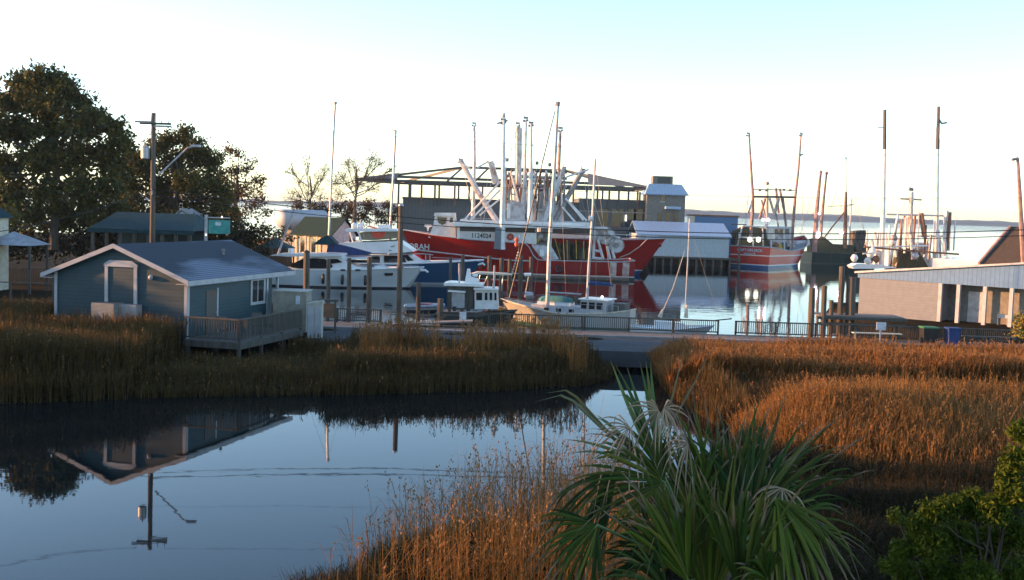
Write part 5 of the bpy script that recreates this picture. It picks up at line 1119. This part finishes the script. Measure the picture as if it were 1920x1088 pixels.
tp(G, 'outrigger', [(1404.5, 252), (1408, 310), (1412, 370), (1411, 400), (1407, 445)], 178, .14, 'redpole', .32); masthead(G, 1403, 250, 178, 1)
tp(G, 'outrigger', [(1502, 252), (1497, 320), (1491, 370), (1487, 420), (1484, 465)], 183, .14, 'redpole', .3); masthead(G, 1502, 250, 183, .9); tp(G, 'lamp_bracket', [(1500, 292), (1506, 289)], 183, .12, 'steel')
tp(G, 'mast', [(1439, 352), (1438, 400), (1436, 460)], 181, .18, 'galv', .34); sphere_(G, 'masthead_light', 1439, 344, 181, .3, 'steel')
tp(G, 'gantry_beam', [(1411, 369), (1490, 370)], 180.5, .17, 'dsteel'); tp(G, 'gantry_beam', [(1413, 355), (1490, 357)], 180.5, .08, 'steel')
for a, c in (((1455, 353), (1460, 400)), ((1462, 354), (1472, 402)), ((1460, 372), (1452, 402)), ((1435, 372), (1424, 410)), ((1443, 372), (1455, 412)), ((1455, 400), (1462, 440)), ((1411, 372), (1402, 400)), ((1428, 375), (1436, 410)), ((1468, 372), (1474, 425))): tp(G, 'boom', [a, c], 181+random.uniform(-1, 2), random.choice((.14, .2, .26)), random.choice(('wmetal', 'steel', 'redpole')))
for a, c in (((1392, 424), (1382, 462)), ((1430, 424), (1431, 462)), ((1393, 424), (1480, 428)), ((1387, 445), (1432, 446)), ((1412, 446), (1412, 462)), ((1386, 436), (1386, 462)), ((1446, 428), (1446, 464)), ((1470, 428), (1471, 468)), ((1482, 428), (1482, 468))): tp(G, 'stern_frame', [a, c], 177.5, .12, 'wmetal')
for x_, y_ in ((1425, 357), (1437, 357), (1470, 356), (1482, 357)): pbox(G, 'floodlight', x_-2.5, y_-2, x_+2.5, y_+2, 180, .3, 'steel')
for x_ in (1431, 1441): sphere_(G, 'floodlight', x_, 412, 180, .22, 'lamp')
for a, c in (((1404, 252), (1400, 420)), ((1404, 252), (1438, 350)), ((1502, 252), (1440, 350)), ((1502, 252), (1506, 455)), ((1439, 348), (1512, 455)), ((1411, 300), (1396, 430))): tp(G, 'stay', [a, c], 181, .03, 'steel', n=3)

# ---- dark trawler behind it
D4 = T('dark_trawler', 'dark-hulled trawler with rusty paired outriggers right of the red transom boat', 'fishing trawler', (59.5, 202, 0), R(12))
hull(D4, 14.5, 5.5, interp((0, 2.0), (.5, 1.9), (1, 3.2)), 'hulldark', 1.6, .85, cap='pile', n=30)
part(D4, 'wheelhouse', 'pile', [(1604, 470), (1603, 434), (1622, 432), (1624, 470)], 201, 200.5, 204)
part(D4, 'deck_gear', 'net', [(1520, 482), (1522, 450), (1545, 444), (1562, 458), (1600, 460), (1602, 484)], 200, 200, 203)
tp(D4, 'outrigger', [(1539, 322), (1532, 390), (1526, 480)], 200, .22, 'redpole', .5); tp(D4, 'outrigger', [(1550, 322), (1543, 390), (1538, 450)], 201, .18, 'redpole', .3); masthead(D4, 1539, 321, 200, .8); masthead(D4, 1550, 323, 201, .8)
tp(D4, 'mast', [(1586.5, 360), (1585.5, 400), (1584, 466)], 200, .22, 'rust', .42); tp(D4, 'topmast', [(1587, 298), (1586.5, 360)], 200, .05, 'galv', .1); masthead(D4, 1586, 296, 200, .6)
tp(D4, 'boom', [(1583, 398), (1562, 424), (1544, 448)], 200, .14, 'rust'); tp(D4, 'mast', [(1597, 372), (1594, 420), (1592, 466)], 202, .12, 'wmetal', .2); tp(D4, 'crosstree', [(1552, 387), (1596, 386)], 201, .06, 'steel'); tp(D4, 'crosstree', [(1592, 384), (1600, 384)], 201, .08, 'steel')
for x_, y_ in ((1535, 438), (1534, 443), (1578, 437), (1536, 401)): sphere_(D4, 'floodlight', x_, y_, 199, .32 if y_ != 401 else .18, 'lamp')
for a, c in (((1539, 322), (1500, 440)), ((1550, 322), (1583, 400)), ((1587, 300), (1620, 430)), ((1587, 300), (1555, 400)), ((1597, 374), (1640, 480)), ((1575, 400), (1600, 440)), ((1545, 380), (1500, 425))): tp(D4, 'stay', [a, c], 201, .035, 'steel', n=3)

# ---- white trawler at the right
W5 = T('white_trawler', 'white trawler with two very tall white outriggers behind the tan shed', 'fishing trawler', (41.2, 115, 0), R(66))
hull(W5, 17, 5.8, interp((0, 2.9), (.4, 2.6), (1, 4.6)), 'hulldark', 2.2, .9, cap='gel', n=34)
tp(W5, 'outrigger', [(1658.5, 280), (1656, 400), (1652, 500)], 110, .16, 'white', .30); tp(W5, 'outrigger_tip', [(1659, 206), (1658.5, 280)], 110, .15, 'dsteel', .18)
tp(W5, 'outrigger', [(1758, 280), (1756, 400), (1754, 500)], 112, .16, 'white', .32); tp(W5, 'outrigger_tip', [(1760, 200), (1758, 280)], 112, .14, 'dsteel', .2)
tp(W5, 'tip_bracket', [(1759, 222), (1766, 232), (1775, 230)], 112, .1, 'steel'); tp(W5, 'tip_bracket', [(1646, 239), (1658, 239)], 110, .04, 'steel')
tp(W5, 'mast', [(1709, 360), (1706, 420), (1702, 500)], 113, .25, 'wmetal', .3); tp(W5, 'radar', [(1704, 354), (1712, 356)], 113, .18, 'steel')
tp(W5, 'crosstree', [(1688, 373), (1728, 375)], 113, .08, 'steel')
tp(W5, 'gantry_beam', [(1662, 402), (1780, 405)], 111, .09, 'wmetal'); tp(W5, 'gantry_beam', [(1718, 443), (1768, 443)], 111, .09, 'white')
tp(W5, 'gantry_beam', [(1628, 464), (1740, 461)], 109, .08, 'white'); tp(W5, 'boom', [(1620, 463), (1700, 470), (1798, 477)], 108.5, .09, 'rust'); tp(W5, 'gantry_beam', [(1618, 476), (1650, 474)], 108, .08, 'white')
for a, c in (((1684, 403), (1676, 440)), ((1682, 415), (1670, 495)), ((1727, 400), (1734, 445)), ((1736, 445), (1748, 500)), ((1776, 395), (1770, 440)), ((1780, 398), (1776, 470)), ((1696, 405), (1700, 498)), ((1716, 405), (1712, 470)), ((1676, 460), (1664, 500)), ((1644, 470), (1640, 500)), ((1762, 445), (1764, 500)), ((1690, 480), (1680, 500))): tp(W5, 'stanchion_frame', [a, c], 110.5+random.uniform(-1, 2), random.choice((.11, .16, .24)), random.choice(('wmetal', 'white', 'wmetal', 'rust')))
part(W5, 'wheelhouse', 'wmetal', [(1715, 500), (1716, 456), (1744, 456), (1746, 500)], 113, 113, 116)
part(W5, 'net_pile', 'net', [(1680, 503), (1688, 470), (1706, 466), (1722, 470), (1742, 503)], 111, 111, 112.5)
for x_, y_, m_ in ((1636, 470, 'gel'), (1632, 478, 'gel'), (1627, 490, 'white'), (1674, 455, 'wmetal'), (1643, 486, 'rust'), (1676, 447, 'steel'), (1602, 484, 'gel'), (1716, 480, 'galv')): sphere_(W5, 'float', x_, y_, 108.5, .38, m_)
part(W5, 'stern_platform', 'gel', [(1596, 499), (1606, 494.5), (1650, 496), (1680, 502), (1640, 504), (1600, 504)], 108.5, 108.3, 110)
for i in range(24):
    x_ = 1628+i*7+random.randint(-3, 3); y0_ = random.randint(395, 455); tp(W5, 'rigging_post', [(x_, y0_), (x_+random.choice((-6, -3, 0, 3, 6)), random.randint(470, 500))], 111+random.uniform(-2.5, 1), random.choice((.05, .08, .12, .16)), random.choice(('white', 'white', 'steel', 'rust', 'wmetal')))
    if i % 3 == 0: tp(W5, 'tackle_line', [(x_, y0_), (x_+random.randint(-25, 25), y0_+random.randint(25, 60))], 110.5, .03, 'white', n=4)
for a, c in (((1759, 225), (1722, 400)), ((1659, 290), (1625, 410)), ((1692, 300), (1697, 400)), ((1712, 300), (1714, 400)), ((1760, 240), (1775, 400)), ((1735, 300), (1760, 405)), ((1759, 225), (1750, 300))): tp(W5, 'stay', [a, c], 111, .016, 'steel', n=3)
E = T('mooring_post', 'tall brown pole leaning at the right edge behind the brown roof', 'pole', (P(1916, 440, 92).x, 92, 1.0))
tp(E, 'shaft', [(1908, 296), (1912, 360), (1916, 440), (1921, 520)], 92, .12, 'redpole', .22); tp(E, 'lamp', [(1897, 300), (1909, 297)], 92, .12, 'steel')

# ---------------------------------------------------------------- palm
def frond(root, hub, tip, face, spread, n, width, droop, green=(.03, .085, .03), tipc=(.15, .11, .07), pet=None, seed=0, var=.12, split=.8):
    g = np.random.default_rng(seed); hub = np.array(hub); ax = np.array(tip)-hub; L0 = np.linalg.norm(ax); ax = ax/L0
    fc = np.array(face, float); fc -= ax*fc.dot(ax); fc /= np.linalg.norm(fc); sd_ = np.cross(ax, fc)
    V = []; Fq = []; C = []; K_ = 9
    for i in range(n):
        ph = (i/(n-1)*2-1)*spread+g.normal(0, .045); L = L0*(.62+.38*math.cos(ph*.75))*g.uniform(1-var, 1+var*.6)
        d = ax*math.cos(ph)+sd_*math.sin(ph)+fc*(.10*math.sin(i*2.1)+g.normal(0, .12)); d /= np.linalg.norm(d); sw = g.normal(0, .10)
        wv = np.cross(d, fc); wv /= np.linalg.norm(wv)
        cg = np.array(green)*g.uniform(.5, 1.6)+np.array([.07, .05, .01])*g.random()**5; bt = g.uniform(min(split, 1.05), max(split, 1.06)); dr = droop*g.uniform(.5, 1.8); kink = g.random() < .3
        ct = []; 
        for k in range(K_):
            t = k/(K_-1); dp = dr*t**3*L*.55
            if kink and t > .7: dp += (t-.7)*L*.9
            ct.append(hub+d*L*t*(1-.1*dr*t*t)+np.array([0, 0, -dp])+wv*sw*t*t*L)
        b0 = len(V)
        for k in range(K_):
            t = k/(K_-1); wd = width*(min(1, .25+t*2.4) if t < .4 else 1)*max(.05, 1-((t-.4)/.6)**1.6 if t > .4 else 1)
            c_ = ct[k]; f_ = fc*wd*.35
            V += [c_-wv*wd/2, c_+f_, c_+wv*wd/2]
            cc = cg*(1-.0*t) if t < bt*.86 else np.array(tipc)*g.uniform(.7, 1.2)
            C += [cc, cc*1.15, cc]
            if k:
                a = b0+3*(k-1); Fq += [(a, a+1, a+4, a+3), (a+1, a+2, a+5, a+4)]
    V = np.array(V)-np.array(root.location); C = np.concatenate([np.array(C), np.ones((len(C), 1))], 1)
    o = raw('frond', V, np.array(Fq), M['palm'], C, smooth=False); o.parent = root
    if pet is not None:
        pt = Vector(pet); hb_ = Vector(hub); md = pt.lerp(hb_, .55)+Vector((0, 0, .08))
        q = MB().tube([pt, md, hb_, hb_+Vector(ax)*L0*.22], .022, 6, .008).build('petiole', M['palmstem'], root, True); q.parent = o
        q.matrix_parent_inverse = Matrix.Identity(4)
    return o
M['palmstem'] = mat('palm_stem', (.10, .15, .04), .5)
M['palmtrunk'] = mat('palm_trunk', (.13, .10, .07), .95, (.06, .045, .03), 5, .8, stretch=(1, 1, 4))
PY = 9.6; pc = P(1330, 1075, PY)
PR = T('fan_palm', 'large green fan palm filling the lower centre right foreground', 'palm tree', (pc.x, PY, .45))
b = MB(); z_ = -.6; prof = []
for i in range(15): prof += [(.20+.02*(i % 2), z_+i*.36), (.17, z_+i*.36+.3)]
b.lathe(prof, (0, 0, 0), 14).build('trunk', M['palmtrunk'], PR, smooth=True)
cr_ = P(1330, 1120, PY)
fr = [  # hub px, tip px, hub dY, tip dY, spread, n, width, droop, face
 ((1245, 905), (1095, 800), -.5, -.7, 1.15, 34, .032, .25, (.2, -1, .3)),
 ((1300, 960), (1250, 745), .2, .5, .7, 32, .034, .2, (0, -1, .2)),
 ((1350, 985), (1345, 715), .3, .6, .6, 36, .036, .15, (.1, -1, .2)),
 ((1400, 990), (1450, 715), .1, .5, .6, 34, .036, .2, (-.1, -1, .4)),
 ((1410, 1000), (1545, 745), .5, .8, .55, 28, .034, .25, (-.1, -1, .5)),
 ((1430, 1000), (1620, 880), 0, .2, .5, 20, .032, .45, (-.3, -.8, .8)),
 ((1455, 935), (1560, 1110), -.8, -1.0, .7, 34, .04, .45, (.3, -1, .4)),
 ((1160, 880), (1005, 1040), -.3, -.9, .5, 22, .028, .3, (.4, -1, .4)),
 ((1120, 985), (1000, 1075), -.9, -1.2, 1.0, 26, .028, .3, (.2, -1, .2)),
 ((1290, 1090), (1215, 860), -.8, -.8, .55, 30, .036, .15, (.2, -1, .2)),
 ((1330, 1150), (1310, 850), -.6, -.4, .45, 36, .038, .1, (0, -1, .1)),
 ((1240, 1060), (1090, 930), -.3, -.5, .7, 26, .030, .6, (.2, -1, .5)),
 ((1390, 1120), (1410, 850), -.9, -.9, .45, 30, .038, .15, (0, -1, .2)),
 ((1330, 1000), (1190, 830), .6, 1.1, .7, 30, .034, .3, (.2, -1, .4)),
 ((1380, 1010), (1420, 790), .9, 1.5, .7, 30, .036, .25, (-.2, -1, .5)),
 ((1250, 1110), (1130, 1000), -.9, -1.3, .8, 26, .03, .35, (.2, -1, .4)),
 ((1440, 1090), (1400, 1000), -1.0, -1.2, .8, 16, .034, .3, (.2, -1, .4)),
]
for i, (h_, t_, d0, d1, spd, n_, wd, dr, fc) in enumerate(fr):
    frond(PR, P(h_[0], h_[1], PY+d0), P(t_[0], t_[1], PY+d1), fc, spd, int(n_*1.1), wd*.9, dr*1.4, var=.3, pet=cr_, seed=i, green=[(.020, .040, .005), (.030, .054, .005), (.040, .062, .006), (.015, .036, .008)][i % 4])
# spear leaves standing up at the left
frond(PR, P(1240, 890, PY), P(1178, 665, PY+.2), (.1, -1, 0), .16, 7, .045, .02, seed=40, pet=cr_, var=.2, green=(.06, .11, .035), split=1.2)
frond(PR, P(1210, 870, PY-.1), P(1095, 775, PY+.1), (.1, -1, .1), .35, 7, .03, .3, seed=41, pet=cr_, var=.3, green=(.05, .09, .04), split=1.1)
frond(PR, P(1190, 860, PY-.1), P(1010, 690, PY+.3), (.1, -1, .1), .02, 2, .03, .0, seed=42, pet=cr_, var=.02, green=(.08, .09, .05), split=1.2)
frond(PR, P(1225, 850, PY-.1), P(1320, 650, PY+.6), (.1, -1, .1), .05, 2, .02, .0, seed=43, pet=cr_, var=.05, green=(.12, .10, .05), split=1.2)
# withered tips
for i, (h_, t_) in enumerate((((1235, 770), (1160, 800)), ((1245, 765), (1300, 790)), ((1466, 915), (1432, 1010)), ((1290, 830), (1220, 850)), ((1180, 800), (1090, 860)))):
    o = frond(PR, P(*h_, PY-.55), P(*t_, PY-.6), (0, -1, .4), 1.5, 12, .016, 1.2, green=(.22, .17, .12), tipc=(.3, .24, .18), seed=60+i)
    o['label'] = 'withered tan frond tips'

# palm's small neighbour behind: nothing hidden
